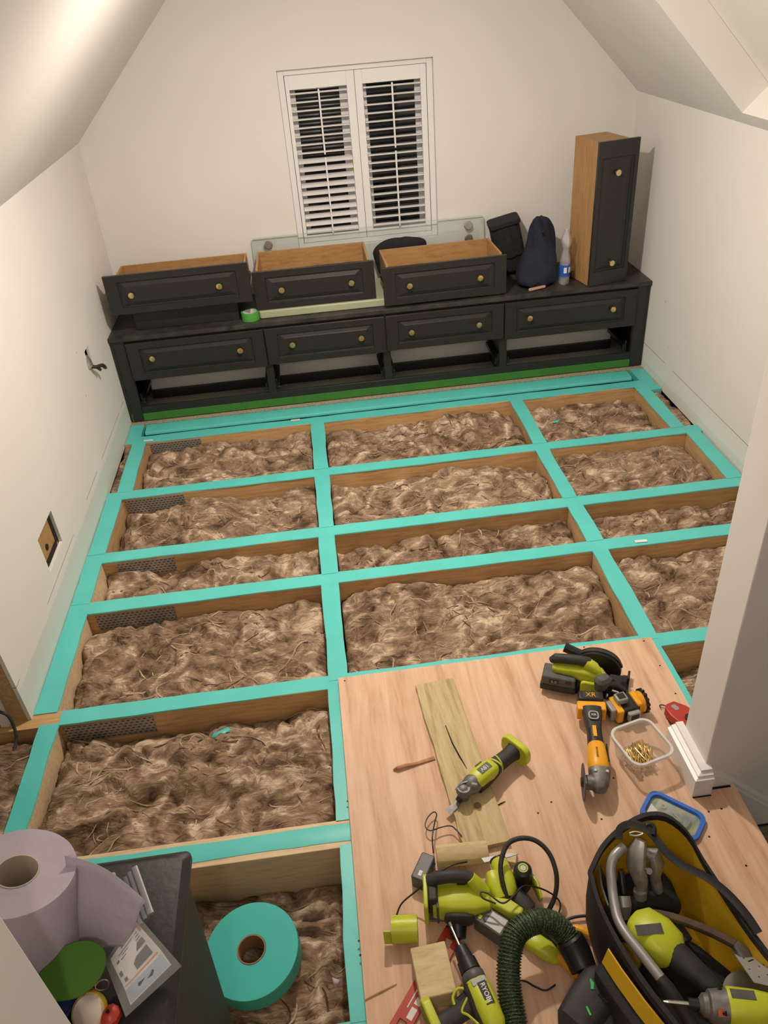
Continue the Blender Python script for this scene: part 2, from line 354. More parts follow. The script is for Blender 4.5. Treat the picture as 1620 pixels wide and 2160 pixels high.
for i, (y0, y1, x0, x1, pl) in enumerate(JOISTS):
    m = MB(); m.box((x0+.002, y0+.002, -.224), (x1-.002, y1-.002, -.001)); j = m.build('joist', M_joist if i != 5 else M_pale, floor, smooth=False, bevel=.002)
    tx0 = max(x0, {4: -1.145, 5: -1.14, 6: -1.0}.get(i, x0)); tx1 = x1
    ty = (y0, y1) if i != 5 else (1.436, 1.497)
    if i == 0: tx0 += .006; tx1 -= .01
    tape('tape_strip', tx0+.003, (tx1-.004) if i != 5 else -.06, ty[0], ty[1], j, seed=i, wob=.0028 if i == 0 else .002, lip=.005 if i != 5 else .0003)
    if pl:
        a, b = PLATE[i]; m = MB(); m.box((a, y0-.0015, -.10), (b, y0+.0015, -.014)); p = m.build('nail_plate', M_plate, j, smooth=False); p['label'] = 'punched grey metal plate'
    # resin runs and nail heads on the face
for (x, y) in ((-.45, 3.605), (1.35, 3.605), (1.62, 3.605), (.02, 3.05), (-.25, 3.05), (.4, 4.215), (1.3, 4.215)):
    pass
NOGS = [  # x0,x1,y0,y1
    (-1.20, -1.12, 3.68, 4.215), (-1.246, -1.16, 3.128, 3.605), (-1.246, -1.16, 2.765, 3.05), (-1.246, -1.16, 2.14, 2.687), (-1.212, -1.14, 1.515, 2.068),
    (-.134, -.054, 3.68, 4.215), (-.134, -.056, 3.128, 3.605), (-.134, -.057, 2.765, 3.05), (-.136, -.06, 2.14, 2.687), (-.141, -.065, 1.515, 2.068), (-.141, -.065, .93, 1.415),
    (1.082, 1.16, 3.68, 4.215), (1.078, 1.155, 3.128, 3.605), (1.082, 1.16, 2.765, 3.05), (1.081, 1.156, 2.14, 2.687), (1.07, 1.148, 1.62, 2.068),
    (1.862, 1.94, 3.68, 4.215), (1.92, 2.0, 3.128, 3.605)]
for i, (x0, x1, y0, y1) in enumerate(NOGS):
    m = MB(); m.box((x0+.006, y0-.0015, -.18), (x1-.006, y1+.0015, -.001)); j = m.build('noggin', M_nog if i not in (2, 3, 4) else M_pale, floor, smooth=False, bevel=.002)
    ov = .03 if i in (8, 14) else .006
    tape('tape_strip', x0, x1, y0-ov, y1+.01, j, z=.0016+.0004*(i % 2), seed=40+i, lip=.0055, wob=.003)
# edge batten by the cabinet, wrapped in tape, and the taped corners
m = MB(); m.prism([(4.345, -.020), (4.345, -.012), (4.352, -.002), (4.44, .004), (4.448, .001), (4.448, -.020)], -1.145, 1.895, 'x'); j = m.build('edge_batten', M_tape, floor); tag(j, 'edge batten wrapped in shiny teal tape')
m = MB(); m.box((-1.145, 4.37, -.22), (1.895, 4.448, -.0205)); m.build('batten_gap_shade', M_dark, floor, smooth=False)  # near-black core, paints the shade in the gap before the first joist
m = MB(); m.box((-1.246, 4.225, -.15), (-1.165, 4.49, -.002)); m.build('corner_block', M_tape, floor, bevel=.002)
m = MB(); m.box((1.925, 4.16, -.15), (2.012, 4.47, -.002)); m.build('corner_block', M_tape, floor, bevel=.002)
m = MB(); m.box((XL+.005, 2.075, -.12), (-1.213, 2.136, -.004)); m.build('bare_batten_end', M_pale, floor, smooth=False)
m = MB(); m.box((XL+.001, 4.46, -.22), (XR-.001, YB, -.001)); m.build('floor_deck', M_grit, floor, smooth=False)
m = MB(); m.box((XL+.02, 4.535, 0), (XR-.02, YB-.015, .006)); m.build('laminate', M_floorgrey, floor, smooth=False)
m = MB(); m.box((XL+.003, YB-.014, .0065), (XR-.003, YB-.001, .10)); m.build('dark_skirting', M_black, floor, smooth=False)
# paper labels and offcuts of tape on the joists
M_paper = mat('white_paper', (.75, .74, .72), .7)
for (px, py, ang) in ((623, 886, -6), (1352, 1141, -9), (313, 929, -8)):
    p = at(px, py, z=.004); m = MB().at(p, (0, 0, R(ang+6))); m.cbox((0, 0, 0), (.055, .018, .0008)); m.build('paper_label', M_paper, floor, smooth=False)
# ------------------------------------------------------------------ insulation
def perlin(x, y, seed):
    rng = np.random.RandomState(seed); T = rng.rand(64, 64, 2)*2-1
    xi = np.floor(x).astype(int); yi = np.floor(y).astype(int); fx = x-xi; fy = y-yi
    u = fx*fx*fx*(fx*(fx*6-15)+10); v = fy*fy*fy*(fy*(fy*6-15)+10)
    def g(i, j, dx, dy): t = T[(xi+i) % 64, (yi+j) % 64]; return t[..., 0]*dx+t[..., 1]*dy
    a = g(0, 0, fx, fy); b = g(1, 0, fx-1, fy); c = g(0, 1, fx, fy-1); d = g(1, 1, fx-1, fy-1)
    return (a+(b-a)*u)+((c+(d-c)*u)-(a+(b-a)*u))*v
def fbm(x, y, seed, o=4):
    r = 0; a = 1.
    for k in range(o): r = r+a*perlin(x*2**k, y*2**k, seed+k); a *= .5
    return r
def wool_mat():
    m, nt, b = nodes('mineral_wool'); b.inputs['Roughness'].default_value = .95; b.inputs['Specular IOR Level'].default_value = .1
    tc = N(nt, 'TexCoord')
    mp = N(nt, 'Mapping'); mp.inputs['Scale'].default_value = (1, 1.5, 1.2); nt.links.new(tc.outputs['Object'], mp.inputs[0])
    # warp the coordinates so that the fibres swirl
    wn = N(nt, 'TexNoise', Scale=7.0, Detail=3.0); nt.links.new(mp.outputs[0], wn.inputs[0])
    sc = N(nt, 'VectorMath', _operation='SCALE'); sc.inputs['Scale'].default_value = .22; nt.links.new(wn.outputs['Color'], sc.inputs[0])
    ad = N(nt, 'VectorMath', _operation='ADD'); nt.links.new(mp.outputs[0], ad.inputs[0]); nt.links.new(sc.outputs[0], ad.inputs[1])
    mp2 = N(nt, 'Mapping'); mp2.inputs['Scale'].default_value = (12, 60, 30); nt.links.new(ad.outputs[0], mp2.inputs[0])
    n1 = N(nt, 'TexNoise', Scale=1.0, Detail=6.0, Distortion=.8); nt.links.new(mp2.outputs[0], n1.inputs[0])
    n2 = N(nt, 'TexNoise', Scale=6.5, Detail=5.0, Distortion=1.5); nt.links.new(tc.outputs['Object'], n2.inputs[0])
    mx = N(nt, 'Math', _operation='MULTIPLY_ADD'); mx.inputs[1].default_value = .55; nt.links.new(n1.outputs['Fac'], mx.inputs[0]); nt.links.new(n2.outputs['Fac'], mx.inputs[2])
    r = ramp(nt, [(.54, (.078, .047, .028)), (.70, (.210, .140, .090)), (.84, (.345, .245, .165)), (.98, (.64, .51, .38))]); nt.links.new(mx.outputs[0], r.inputs[0]); nt.links.new(r.outputs[0], b.inputs['Base Color'])
    bp = N(nt, 'Bump', Strength=.9, Distance=.006); nt.links.new(n1.outputs['Fac'], bp.inputs['Height']); nt.links.new(bp.outputs[0], b.inputs['Normal'])
    return m
M_wool = wool_mat()
M_fibre = mat('wool_strand', (.28, .19, .12), .95, col2=(.58, .45, .33), scale=14, spec=.1)
M_burnt = mat('wool_dark_strand', (.05, .03, .018), .95, col2=(.16, .10, .06), scale=14, spec=.1)
def batt(x0, x1, y0, y1, base, label, seed, tilt=0., res=.0075, dark=0., fold=0., strands=1.0):
    """loose brown mineral wool filling one bay: swirled height field with curled strands"""
    x0 += .001; x1 -= .001; y0 += .001; y1 -= .001
    nx = max(6, int((x1-x0)/res)); ny = max(6, int((y1-y0)/res))
    X, Y = np.meshgrid(np.linspace(x0, x1, nx), np.linspace(y0, y1, ny), indexing='ij')
    wx = fbm(X*3.2, Y*4.2, seed, 3); wy = fbm(X*3.2+9, Y*4.2+5, seed+9, 3)
    A, B = X+.16*wx, Y+.13*wy
    big = fbm(X*2.1+seed, Y*3.1, seed+20, 2)
    rid = np.minimum(1, np.abs(fbm(A*3.3, B*5.4, seed+30, 2))*2.9); bil = np.minimum(1, np.abs(fbm(A*7.5+3, B*11, seed+33, 2))*2.6)
    rid2 = 1-np.abs(fbm(A*11+wy*3, B*18+wx*3, seed+50, 2))*2.0
    fine = perlin(A*40, B*130, seed+60)
    v = (Y-y0)/(y1-y0); uu = (X-x0)/(x1-x0)
    Z = base + tilt*(v-.5) + .058*big + .050*np.sqrt(rid) + .022*np.sqrt(bil) + .011*rid2 + .0035*fine - .030
    if fold: Z = Z - fold*np.exp(-((v-.38-.10*np.sin(uu*5+seed))/.07)**2)*np.clip(.3+1.2*fbm(X*2, Y*.5, seed+70, 2)+.4, 0, 1)
    edge = np.minimum(np.minimum(X-x0, x1-X), np.minimum(Y-y0, y1-Y))
    Z = Z - .030*np.exp(-edge/.018)
    Z = np.minimum(Z, -.012-.01*np.exp(-edge/.05))
    m_in = np.clip(edge/.03, 0, 1)
    X2 = X + m_in*.012*perlin(A*14, B*20, seed+80); Y2 = Y + m_in*.014*perlin(A*14+7, B*20+3, seed+81)
    me = bpy.data.meshes.new('insulation_batt')
    V = np.stack([X2, Y2, Z], -1).reshape(-1, 3)
    idx = np.arange(nx*ny).reshape(nx, ny)
    Q = np.stack([idx[:-1, :-1], idx[1:, :-1], idx[1:, 1:], idx[:-1, 1:]], -1).reshape(-1, 4)
    # skirt down to the ceiling board below
    per = np.concatenate([idx[:, 0], idx[-1, 1:], idx[-2::-1, -1], idx[0, -2:0:-1]]); nb = len(V)
    PV = V[per].copy(); PV[:, 2] = -.222; k = np.arange(len(per)); k2 = (k+1) % len(per)
    Q2 = np.stack([per[k], nb+k, nb+k2, per[k2]], -1)
    V = np.concatenate([V, PV]); Q = np.concatenate([Q, Q2]); mi = np.zeros(len(Q), int)
    rng = np.random.RandomState(seed+5); area = (x1-x0)*(y1-y0); ns = int(170*area*strands); SV = []; SQ = []; SM = []; off = len(V)
    K = 11
    for s_ in range(ns):
        px, py = rng.uniform(x0+.02, x1-.02), rng.uniform(y0+.02, y1-.02); a = rng.normal(0, .9)+(PI if rng.rand() < .5 else 0); da = rng.normal(0, .16); L = rng.uniform(.06, .28); r = rng.uniform(.0006, .0022); lift = rng.uniform(0, .004)
        pts = []
        for kk in range(K):
            ii = int(np.clip((px-x0)/(x1-x0)*(nx-1), 0, nx-1)); jj = int(np.clip((py-y0)/(y1-y0)*(ny-1), 0, ny-1))
            pts.append((px, py, Z[ii, jj]+lift*math.sin(PI*kk/(K-1))-.0005)); a += da+rng.normal(0, .15)
            px = min(max(px+math.cos(a)*L/K, x0+.006), x1-.006); py = min(max(py+math.sin(a)*L/K*.8, y0+.006), y1-.006)
        P_ = np.array(pts); P_[1:-1, 2] = (P_[:-2, 2]+2*P_[1:-1, 2]+P_[2:, 2])/4
        T = np.gradient(P_[:, :2], axis=0); T /= (np.linalg.norm(T, axis=1, keepdims=True)+1e-9); Nn = np.stack([-T[:, 1], T[:, 0]], -1)
        rr = r*np.sin(np.linspace(.25, PI-.25, K))[:, None]
        ring = np.stack([np.concatenate([P_[:, :2]+Nn*rr*1.5, P_[:, 2:]], 1), np.concatenate([P_[:, :2], P_[:, 2:]+rr*1.3], 1), np.concatenate([P_[:, :2]-Nn*rr*1.5, P_[:, 2:]], 1)], 1)
        SV.append(ring.reshape(-1, 3)); b0 = off+s_*K*3; g = np.arange(K-1)
        for c in range(2): SQ.append(np.stack([b0+g*3+c, b0+g*3+c+1, b0+g*3+3+c+1, b0+g*3+3+c], -1))
        SM += [2 if rng.rand() < .25+dark else 1]*(2*(K-1))
    if SV: V = np.concatenate([V]+SV); Q = np.concatenate([Q]+SQ); mi = np.concatenate([mi, SM])
    me.vertices.add(len(V)); me.vertices.foreach_set('co', V.astype(np.float32).ravel())
    me.loops.add(len(Q)*4); me.loops.foreach_set('vertex_index', Q.astype(np.int32).ravel())
    me.polygons.add(len(Q)); me.polygons.foreach_set('loop_start', (np.arange(len(Q))*4).astype(np.int32))
    me.polygons.foreach_set('material_index', mi.astype(np.int32)); me.polygons.foreach_set('use_smooth', np.ones(len(Q), bool))
    for mm in (M_wool, M_fibre, M_burnt): me.materials.append(mm)
    me.update(calc_edges=True); me.validate()
    o = bpy.data.objects.new('insulation_batt', me); COL.objects.link(o)
    return tag(o, label, 'insulation', 'loose brown insulation between the joists')
G = 'brown mineral wool '
batt(-1.12, -.134, 3.68, 4.215, -.085, G+'in the bay nearest the cabinet, left section', 11, .02)
batt(-.054, 1.082, 3.68, 4.215, -.07, G+'in the bay nearest the cabinet, middle section with dark tangled patch', 23, -.01, dark=.35, strands=1.6)
batt(1.16, 1.862, 3.68, 4.215, -.085, G+'in the bay nearest the cabinet with a teal tape scrap on it', 37, .0)
batt(-1.249, -1.20, 3.68, 4.215, -.015, G+'in the narrow gap against the left wall', 41)
batt(1.94, 2.014, 3.68, 4.16, -.01, G+'in the narrow gap against the right wall', 43)
batt(-1.16, -.134, 3.128, 3.605, -.085, G+'in the second bay from the cabinet, left section', 53, .0)
batt(-.056, 1.078, 3.128, 3.605, -.08, G+'in the second bay from the cabinet, middle section', 61, -.01, dark=.2)
batt(1.155, 1.92, 3.128, 3.605, -.075, G+'in the second bay from the cabinet, right section', 67, .0)
batt(-1.16, -.134, 2.765, 3.05, -.105, G+'in the narrow third bay, left section', 71, .03, dark=.15)
batt(-.057, 1.082, 2.765, 3.05, -.115, G+'in the narrow third bay, middle section', 73, .04, dark=.3)
batt(1.16, XR, 2.765, 3.05, -.10, G+'in the narrow third bay, right section with a dark hollow', 79, .03, dark=.2, fold=.05)
batt(-1.16, -.136, 2.14, 2.687, -.085, G+'in the wide fourth bay, left section', 83, .0, fold=.03)
batt(-.06, 1.081, 2.14, 2.687, -.075, G+'in the wide fourth bay above the plywood, with a long dark split', 89, .0, fold=.07)
batt(1.156, XR, 2.14, 2.687, -.075, G+'in the wide fourth bay beside the stairwell wall', 97, .0)
batt(-1.14, -.141, 1.515, 2.068, -.10, G+'in the large fifth bay left of the plywood', 101, .0, fold=.04)
batt(1.148, XR, 1.60, 2.068, -.11, G+'in the small gap between plywood and stairwell wall', 103, .0)
batt(-1.86, -1.212, 1.515, 2.066, -.06, G+'in the eaves recess at the left edge', 107, .0)
batt(-1.86, -.141, .93, 1.415, -.175, G+'in the nearest bay, under the big teal tape roll', 109, .0)
for (px, py, sx_, a, lab) in ((1172, 889, .05, 4, 'scrap of teal tape lying on insulation near the cabinet'), (466, 1546, .075, 14, 'scrap of teal tape lying on the insulation of the large left bay')):
    p = at(px, py, z=-.045 if py < 1000 else -.07); o = thing('tape_scrap', lab, 'tape scrap', p, (R(4), R(-3), R(a)))
    m = MB(); m.add([(-sx_/2, -.012, .004), (0, -.014, .001), (sx_/2, -.008, .006), (sx_/2-.006, .010, .005), (0, .012, .0), (-sx_/2+.01, .008, .003)], [(0, 1, 4, 5), (1, 2, 3, 4)]); so = m.build('scrap', M_tape, o); so.modifiers.new('s', 'SOLIDIFY').thickness = .0008
# plywood sheet
ply = thing('plywood_sheet', 'pinkish plywood sheet laid over the joists under the tools', 'plywood', (0, 0, .0025))
m = MB(); m.box((-.098, -.9, 0), (1.118, 2.104, .0165)); m.build('sheet', M_dryply, ply, smooth=False, bevel=.001)
M_screw = mat('dark_screw', (.03, .022, .018), .5, metal=.5)
hm = MB(); hm.lathe([(.0035, 0), (.0035, .0004), (.001, .0002)], 8); hme = hm.mesh('screw_head', M_screw)
for (px, py) in ((727, 1436), (1232, 1365), (1358, 1352), (1392, 1404), (1425, 1463), (733, 1690), (905, 1460), (1135, 1715), (1163, 1692), (1065, 1748), (1495, 1712), (1522, 1706), (1496, 1765), (1574, 1826), (1294, 1641), (757, 1985), (760, 2015), (1269, 1728)):
    p = at(px, py, z=.019); o = bpy.data.objects.new('screw_head', hme); COL.objects.link(o); o.parent = ply; o.location = (p.x, p.y, .0165)
# ------------------------------------------------------------------ window with plantation shutters
win = struct(thing('window_1', 'window with white louvred shutters in the gable wall', 'window', (0, YB, 0)), None, None)
def wb(name, pts, mt=M_shutter, par=win, bev=.002):
    m = MB()
    for (a, b) in pts: m.box(a, b)
    return m.build(name, mt, par, bevel=bev)
F0, F1 = .032, .07       # frame depth inside the reveal
wb('frame', [((WX0+.001, F0, WZ0+.001), (WX0+.035, F1+.03, WZ1-.001)), ((WX1-.035, F0, WZ0+.001), (WX1-.001, F1+.03, WZ1-.001)), ((WX0+.035, F0, WZ1-.03), (WX1-.035, F1+.03, WZ1-.001)), ((WX0+.035, F0, WZ0+.001), (WX1-.035, F1+.03, WZ0+.03))])
mid = .352
for (a, b, i0, i1, til) in ((WX0+.038, mid-.001, -.022, .305, (0, 0)), (mid+.001, WX1-.038, .396, .730, (1, 1))):
    sh = wb('shutter', [((a, F0+.004, WZ0+.032), (i0, F0+.034, WZ1-.032)), ((i1, F0+.004, WZ0+.032), (b, F0+.034, WZ1-.032)), ((i0, F0+.004, WZ1-.105), (i1, F0+.034, WZ1-.032)), ((i0, F0+.004, WZ0+.032), (i1, F0+.034, WZ0+.075))])
    z0, z1 = WZ0+.075, WZ1-.105; n = 18
    split = 8
    for k in range(n):
        z = z1-(k+.5)*(z1-z0)/n
        ang = R(-5) if (til[0] or k < split) else R(15)
        hw = .030
        m = MB(); m.sweep([(i0+.002, 0, 0), (i1-.002, 0, 0)], (hw, .0058), 10); o = m.build('louvre', M_shutter, sh, loc=(0, F0+.02, z)); o.rotation_euler = (ang, 0, 0)
    xm = (i0+i1)/2; xz = z1-split*(z1-z0)/n
    for (za, zb) in ((z1-.004, xz+.012), (xz-.004, z0+.004)):
        m = MB(); m.box((xm-.005, F0-.022, za), (xm+.005, F0-.013, zb)); m.build('tilt_rod', M_shutter, sh, bevel=.002)
wb('casement', [((WX0+.002, .10, WZ0+.002), (WX0+.09, .14, WZ1-.002)), ((WX1-.10, .10, WZ0+.002), (WX1-.002, .14, WZ1-.002)), ((WX0+.09, .10, WZ0+.002), (WX1-.10, .14, WZ0+.07)), ((WX0+.09, .10, WZ1-.06), (WX1-.10, .14, WZ1-.002)), ((.262, .10, WZ0+.07), (.420, .14, WZ1-.06))])
M_pane = mat('night_pane', (.004, .006, .010), .03, spec=.8)
wb('pane', [((WX0+.09, .118, WZ0+.07), (.262, .124, WZ1-.06))], M_pane, bev=0); wb('pane', [((.420, .118, WZ0+.07), (WX1-.10, .124, WZ1-.06))], M_pane, bev=0)
m = MB(); m.cyl((.30, .085, 1.30), (.30, .10, 1.30), .012); m.box((.294, .07, 1.22), (.306, .086, 1.31)); m.build('handle', M_brass, win, bevel=.002)
# ------------------------------------------------------------------ cabinet
CY = 4.50; CT = .556
cab = thing('drawer_cabinet', 'long low charcoal cabinet with brass knobs below the window', 'cabinet', (0, CY, 0))
def cb(name, boxes, mt=M_black, par=cab, bev=.0015, loc=None):
    m = MB()
    for (a, b) in boxes: m.box(a, b)
    return m.build(name, mt, par, bevel=bev, loc=loc)
cb('cabinet_top', [((XL+.002, -.016, .531), (XR-.002, YB-CY-.002, CT))], M_top)
cb('side_panel', [((XL+.002, 0, .0065), (XL+.020, YB-CY-.002, .530))]); cb('side_panel', [((XR-.020, 0, .0065), (XR-.002, YB-CY-.002, .530))])
cb('end_stile', [((XL+.0205, -.004, .0065), (XL+.085, .022, .530))]); cb('end_stile', [((XR-.085, -.004, .0065), (XR-.0205, .022, .530))])
cb('bottom_rail', [((XL+.0855, 0, .056), (XR-.0855, .022, .098))]); cb('top_rail', [((XL+.0855, .002, .517), (XR-.0855, .022, .530))])
g_ = cb('green_tape', [((XL+.015, -.003, .0065), (XR-.03, .0, .055))], M_green, bev=0); cb('plinth', [((XL+.0855, .001, .0065), (XR-.0855, .02, .0555))])
UN = [(-1.163, -.347, .282), (-.347, .378, .290), (.378, 1.105, .296), (1.105, 1.930, .285)]
for x in (-.347, .378, 1.105):
    cb('divider', [((x-.022, .0, .0985), (x+.022, .023, .5165))]); cb('divider_panel', [((x-.009, .0235, .0065), (x+.009, .47, .5165))])
def drawer_front_mesh(w, h, vertical=False):
    """raised and fielded panel in local x/z, front facing -y, thickness 20 mm"""
    m = MB(); bx, bz = .105, .058
    if vertical: bx, bz = .058, .105
    lv = [(0, 0, .020), (0, 0, .0015), (.0015, .0015, 0), (bx-.034, bz-.020, 0), (bx-.031, bz-.017, .010), (bx-.024, bz-.012, .011), (bx+.004, bz+.008, .0035), (bx+.006, bz+.010, .0015)]
    rings = []
    for (ix, iz, d) in lv: rings.append([(-w/2+ix, d, -h/2+iz), (w/2-ix, d, -h/2+iz), (w/2-ix, d, h/2-iz), (-w/2+ix, d, h/2-iz)])
    m.loft(rings); return m
knob = MB(); knob.lathe([(.008, 0), (.0065, .004), (.006, .012), (.010, .016), (.0165, .018), (.0172, .021), (.0165, .025), (.012, .0262), (.001, .0266)], 20)
KN = knob.mesh('knob', M_brass, True)
def add_knob(par, x, z, y=0):
    o = bpy.data.objects.new('knob', KN); COL.objects.link(o); o.parent = par; o.location = (x, y+.001, z); o.rotation_euler = (PI/2, 0, 0); return o
KX = {0: (.31, .72), 1: (.27, .725), 2: (.23, .725), 3: (.155, .80)}
KP = [((322, 756), (507, 739)), ((617, 727), (762, 713)), ((868, 701), (1010, 685)), ((1117, 671), (1292, 652))]
for i, (x0, x1, z0) in enumerate(UN):
    w_ = x1-x0-.008; h_ = .515-z0; o = drawer_front_mesh(w_, h_).build('drawer_front', M_black, cab, smooth=False, bevel=.0008); o.location = ((x0+x1)/2, -.021, (z0+.515)/2)
    for px, py in KP[i]:
        p = at(px, py, y=CY-.03); add_knob(o, p.x-o.location.x, p.z-o.location.z+.002)
    cb('drawer_box', [((x0+.04, .001, z0+.02), (x1-.04, .29, .50))], M_oak); cb('back_panel', [((x0+.013, .325, .062), (x1-.013, .331, .50))], M_white, bev=0); cb('back_rail', [((x0+.013, .30, .0065), (x1-.013, .331, .0615))])
    for sd, xx in ((1, x0+.026), (-1, x1-.026)):
        if i == 0 and sd == 1: xx = x0+.01
        m = MB(); m.box((xx-.006, .028, .115), (xx+.006, .42, .160)); m.box((xx+sd*.006, .020, .126), (xx+sd*.019, .30, .150)); m.box((xx-.010, .015, .112), (xx+.022*sd, .035, .128)); m.box((xx-.004, .02, .105), (xx+.004, .03, .175))
        m.build('drawer_runner', M_metal, cab, bevel=.001)
# ------------------------------------------------------------------ pulled-out drawers
def loose_drawer(name, label, W, H, depth, boxh, loc, rz, knobs, boxz=None, skew=0., group=None):
    d = thing(name, label, 'drawer', loc, (0, 0, rz), group='drawers taken out of the cabinet')
    bw_ = W-.05; bz = .012 if boxz is None else boxz
    f = drawer_front_mesh(W, H).build('drawer_front', M_black, d, smooth=False, bevel=.0008); f.location = (0, 0, H/2)
    for kx in knobs: add_knob(f, kx, 0)
    T_ = .013
    for nm, a, b in (('side_board', (-bw_/2, .0205, bz), (-bw_/2+T_, depth, boxh)), ('side_board', (bw_/2-T_, .0205, bz), (bw_/2, depth, boxh)), ('back_board', (-bw_/2+T_, depth-T_, bz), (bw_/2-T_, depth, boxh)), ('bottom_board', (-bw_/2+T_, .0205, bz+.006), (bw_/2-T_, depth-T_, bz+.012)), ('front_lining', (-bw_/2+T_, .0205, bz), (bw_/2-T_, .03, boxh-.02))):
        m = MB(); m.box(a, b); m.build(nm, M_oak, d, smooth=False, bevel=.0008)
    for sx_ in (-1, 1):
        m = MB(); m.box((sx_*(bw_/2+.0005), .03, bz+.02), (sx_*(bw_/2+.008), depth-.02, bz+.05)); m.build('slide', M_metal, d, smooth=False)
    return d
DK = lambda: None
loose_drawer('drawer_unit', 'loose charcoal drawer raised on a dark box at the left wall', .812, .225, .41, .165, (-.785, 4.508, .682), 0, (-.265, .232))
loose_drawer('drawer_unit', 'loose charcoal drawer in the middle, beside the green tape roll', .712, .225, .375, .235, (-.012, 4.562, .604), R(-.3), (-.195, .215))
loose_drawer('drawer_unit', 'loose charcoal drawer in front of the black bags', .735, .225, .34, .235, (.752, 4.500, .572), R(1.2), (-.215, .205), boxz=.031)
# supporting dark box and pale green glass-edged slab
o = thing('support_box', 'plain dark box under the leftmost loose drawer', 'box', (-.785, 4.58, CT+.0005))
m = MB(); m.box((-.305, 0, 0), (.305, .38, .118)); m.build('box_body', M_black, o, bevel=.002); m = MB(); m.box((-.295, .008, .1185), (.295, .372, .1245)); m.build('box_lid', M_black, o, bevel=.001)
M_gslab = mat('pale_green_slab', (.40, .43, .29), .35, var=.05, scale=4)
o = thing('green_slab', 'pale green slab lying under the loose drawers', 'slab', (-.36, 4.548, CT+.0005), (0, 0, R(-.4)))
m = MB(); m.prism(rrect(1.462, .40, .02, cx=.731, cy=.2), 0, .045); m.build('slab', M_gslab, o, bevel=.006, seg=3)
# tall drawer stood on end
td = thing('drawer_unit', 'tall loose drawer stood on end in the right corner', 'drawer', (1.745, 4.515, CT+.0005), (R(0), 0, R(11)), group='drawers taken out of the cabinet')
f = drawer_front_mesh(.252, .80, True).build('drawer_front', M_black, td, smooth=False, bevel=.0008); f.location = (0, 0, .40)
add_knob(f, -.008, .235); add_knob(f, .005, -.27)
for nm, a, b in (('side_board', (-.125, .0205, .785), (.075, .275, .798)), ('side_board', (-.125, .0205, .002), (.075, .275, .015)), ('bottom_board', (-.125, .0205, .015), (-.118, .275, .785)), ('back_board', (-.117, .262, .015), (.075, .275, .785)), ('front_lining', (-.117, .0205, .015), (.06, .029, .785))):
    m = MB(); m.box(a, b); m.build(nm, M_oakv, td, smooth=False, bevel=.0008)
# ------------------------------------------------------------------ things on the cabinet
def film_mat(name, col, thick=.12, rough=.05, refl=.25):
    m, nt, b = nodes(name); nt.nodes.remove(b); out = nt.nodes['Material Output']
    tr = N(nt, 'BsdfTransparent', Color=(*[min(1, .9+.1*c) for c in col], 1)); gl = N(nt, 'BsdfGlossy', Color=(1, 1, 1, 1), Roughness=rough); df = N(nt, 'BsdfDiffuse', Color=(*col, 1))
    lw = N(nt, 'LayerWeight', Blend=.25); mu = N(nt, 'Math', _operation='MULTIPLY_ADD'); mu.inputs[1].default_value = refl*1.6; mu.inputs[2].default_value = .04
    nt.links.new(lw.outputs['Facing'], mu.inputs[0]); m1 = N(nt, 'MixShader'); nt.links.new(mu.outputs[0], m1.inputs[0])
    m2 = N(nt, 'MixShader'); m2.inputs[0].default_value = thick; nt.links.new(tr.outputs[0], m2.inputs[1]); nt.links.new(df.outputs[0], m2.inputs[2])
    nt.links.new(m2.outputs[0], m1.inputs[1]); nt.links.new(gl.outputs[0], m1.inputs[2]); nt.links.new(m1.outputs[0], out.inputs['Surface']); return m
M_glass = film_mat('balustrade_glass', (.62, .80, .74), .05, .02, .3); M_gedge = mat('glass_edge', (.42, .60, .54), .2)
gp = thing('glass_panel', 'clear glass panel with steel standoffs leaning below the window', 'glass panel', (.36, 4.962, CT+.0005), (R(-5.5), 0, R(0)))
m = MB(); m.prism(rrect(1.455, .352, .012, cx=0, cy=.176), -.006, .006, 'y'); m.build('pane', M_glass, gp, smooth=False, bevel=.001)
m = MB(); m.box((-.7275, -.0062, .001), (-.7265, .0062, .342)); m.box((.7265, -.0062, .001), (.7275, .0062, .342)); m.box((-.717, -.0062, .3515), (.717, .0062, .3525)); m.build('polished_edge', M_gedge, gp, smooth=False)
for (x, z) in ((-.627, .308), (.627, .302), (.627, .225), (-.627, .225)):
    m = MB().at((x, 0, z), (PI/2, 0, 0)); m.lathe([(.026, .0065), (.026, .012), (.023, .0145), (.008, .0145), (.007, .0135), (.001, .0135)], 24); m.lathe([(.022, -.0065), (.022, -.012), (.001, -.013)], 20); m.build('standoff', M_steel, gp)
M_cloth = mat('black_fabric', (.012, .012, .014), .85, var=.3, scale=40, bump=.5, bscale=120)
M_navy = mat('navy_fabric', (.010, .013, .026), .85, var=.35, scale=12, bump=.6, bscale=60)
def soft(name, pts_rings, mt, parent, seed=0, amp=.008, n=20):
    """lofted soft form: rings given as (cx,cy,cz,rx,ry,power)"""
    rnd = random.Random(seed); ph = [rnd.uniform(0, 6) for _ in range(8)]; m = MB(); rings = []
    for i, (cx, cy, cz, rx, ry, pw) in enumerate(pts_rings):
        ring = []
        for k in range(n):
            a = 2*PI*k/n; c, s_ = math.cos(a), math.sin(a)
            f = 1+amp/max(rx, .02)*(math.sin(3*a+ph[0]+i*1.3)+.7*math.sin(5*a+ph[1]-i*2.1)+.5*math.sin(9*a+ph[2]+i*.9))
            ring.append((cx+math.copysign(abs(c)**(2/pw), c)*rx*f, cy+math.copysign(abs(s_)**(2/pw), s_)*ry*f, cz+amp*.5*math.sin(4*a+ph[3]+i)))
        rings.append(ring)
    m.loft(rings); o = m.build(name, mt, parent); sb = o.modifiers.new('s', 'SUBSURF'); sb.levels = sb.render_levels = 2; return o
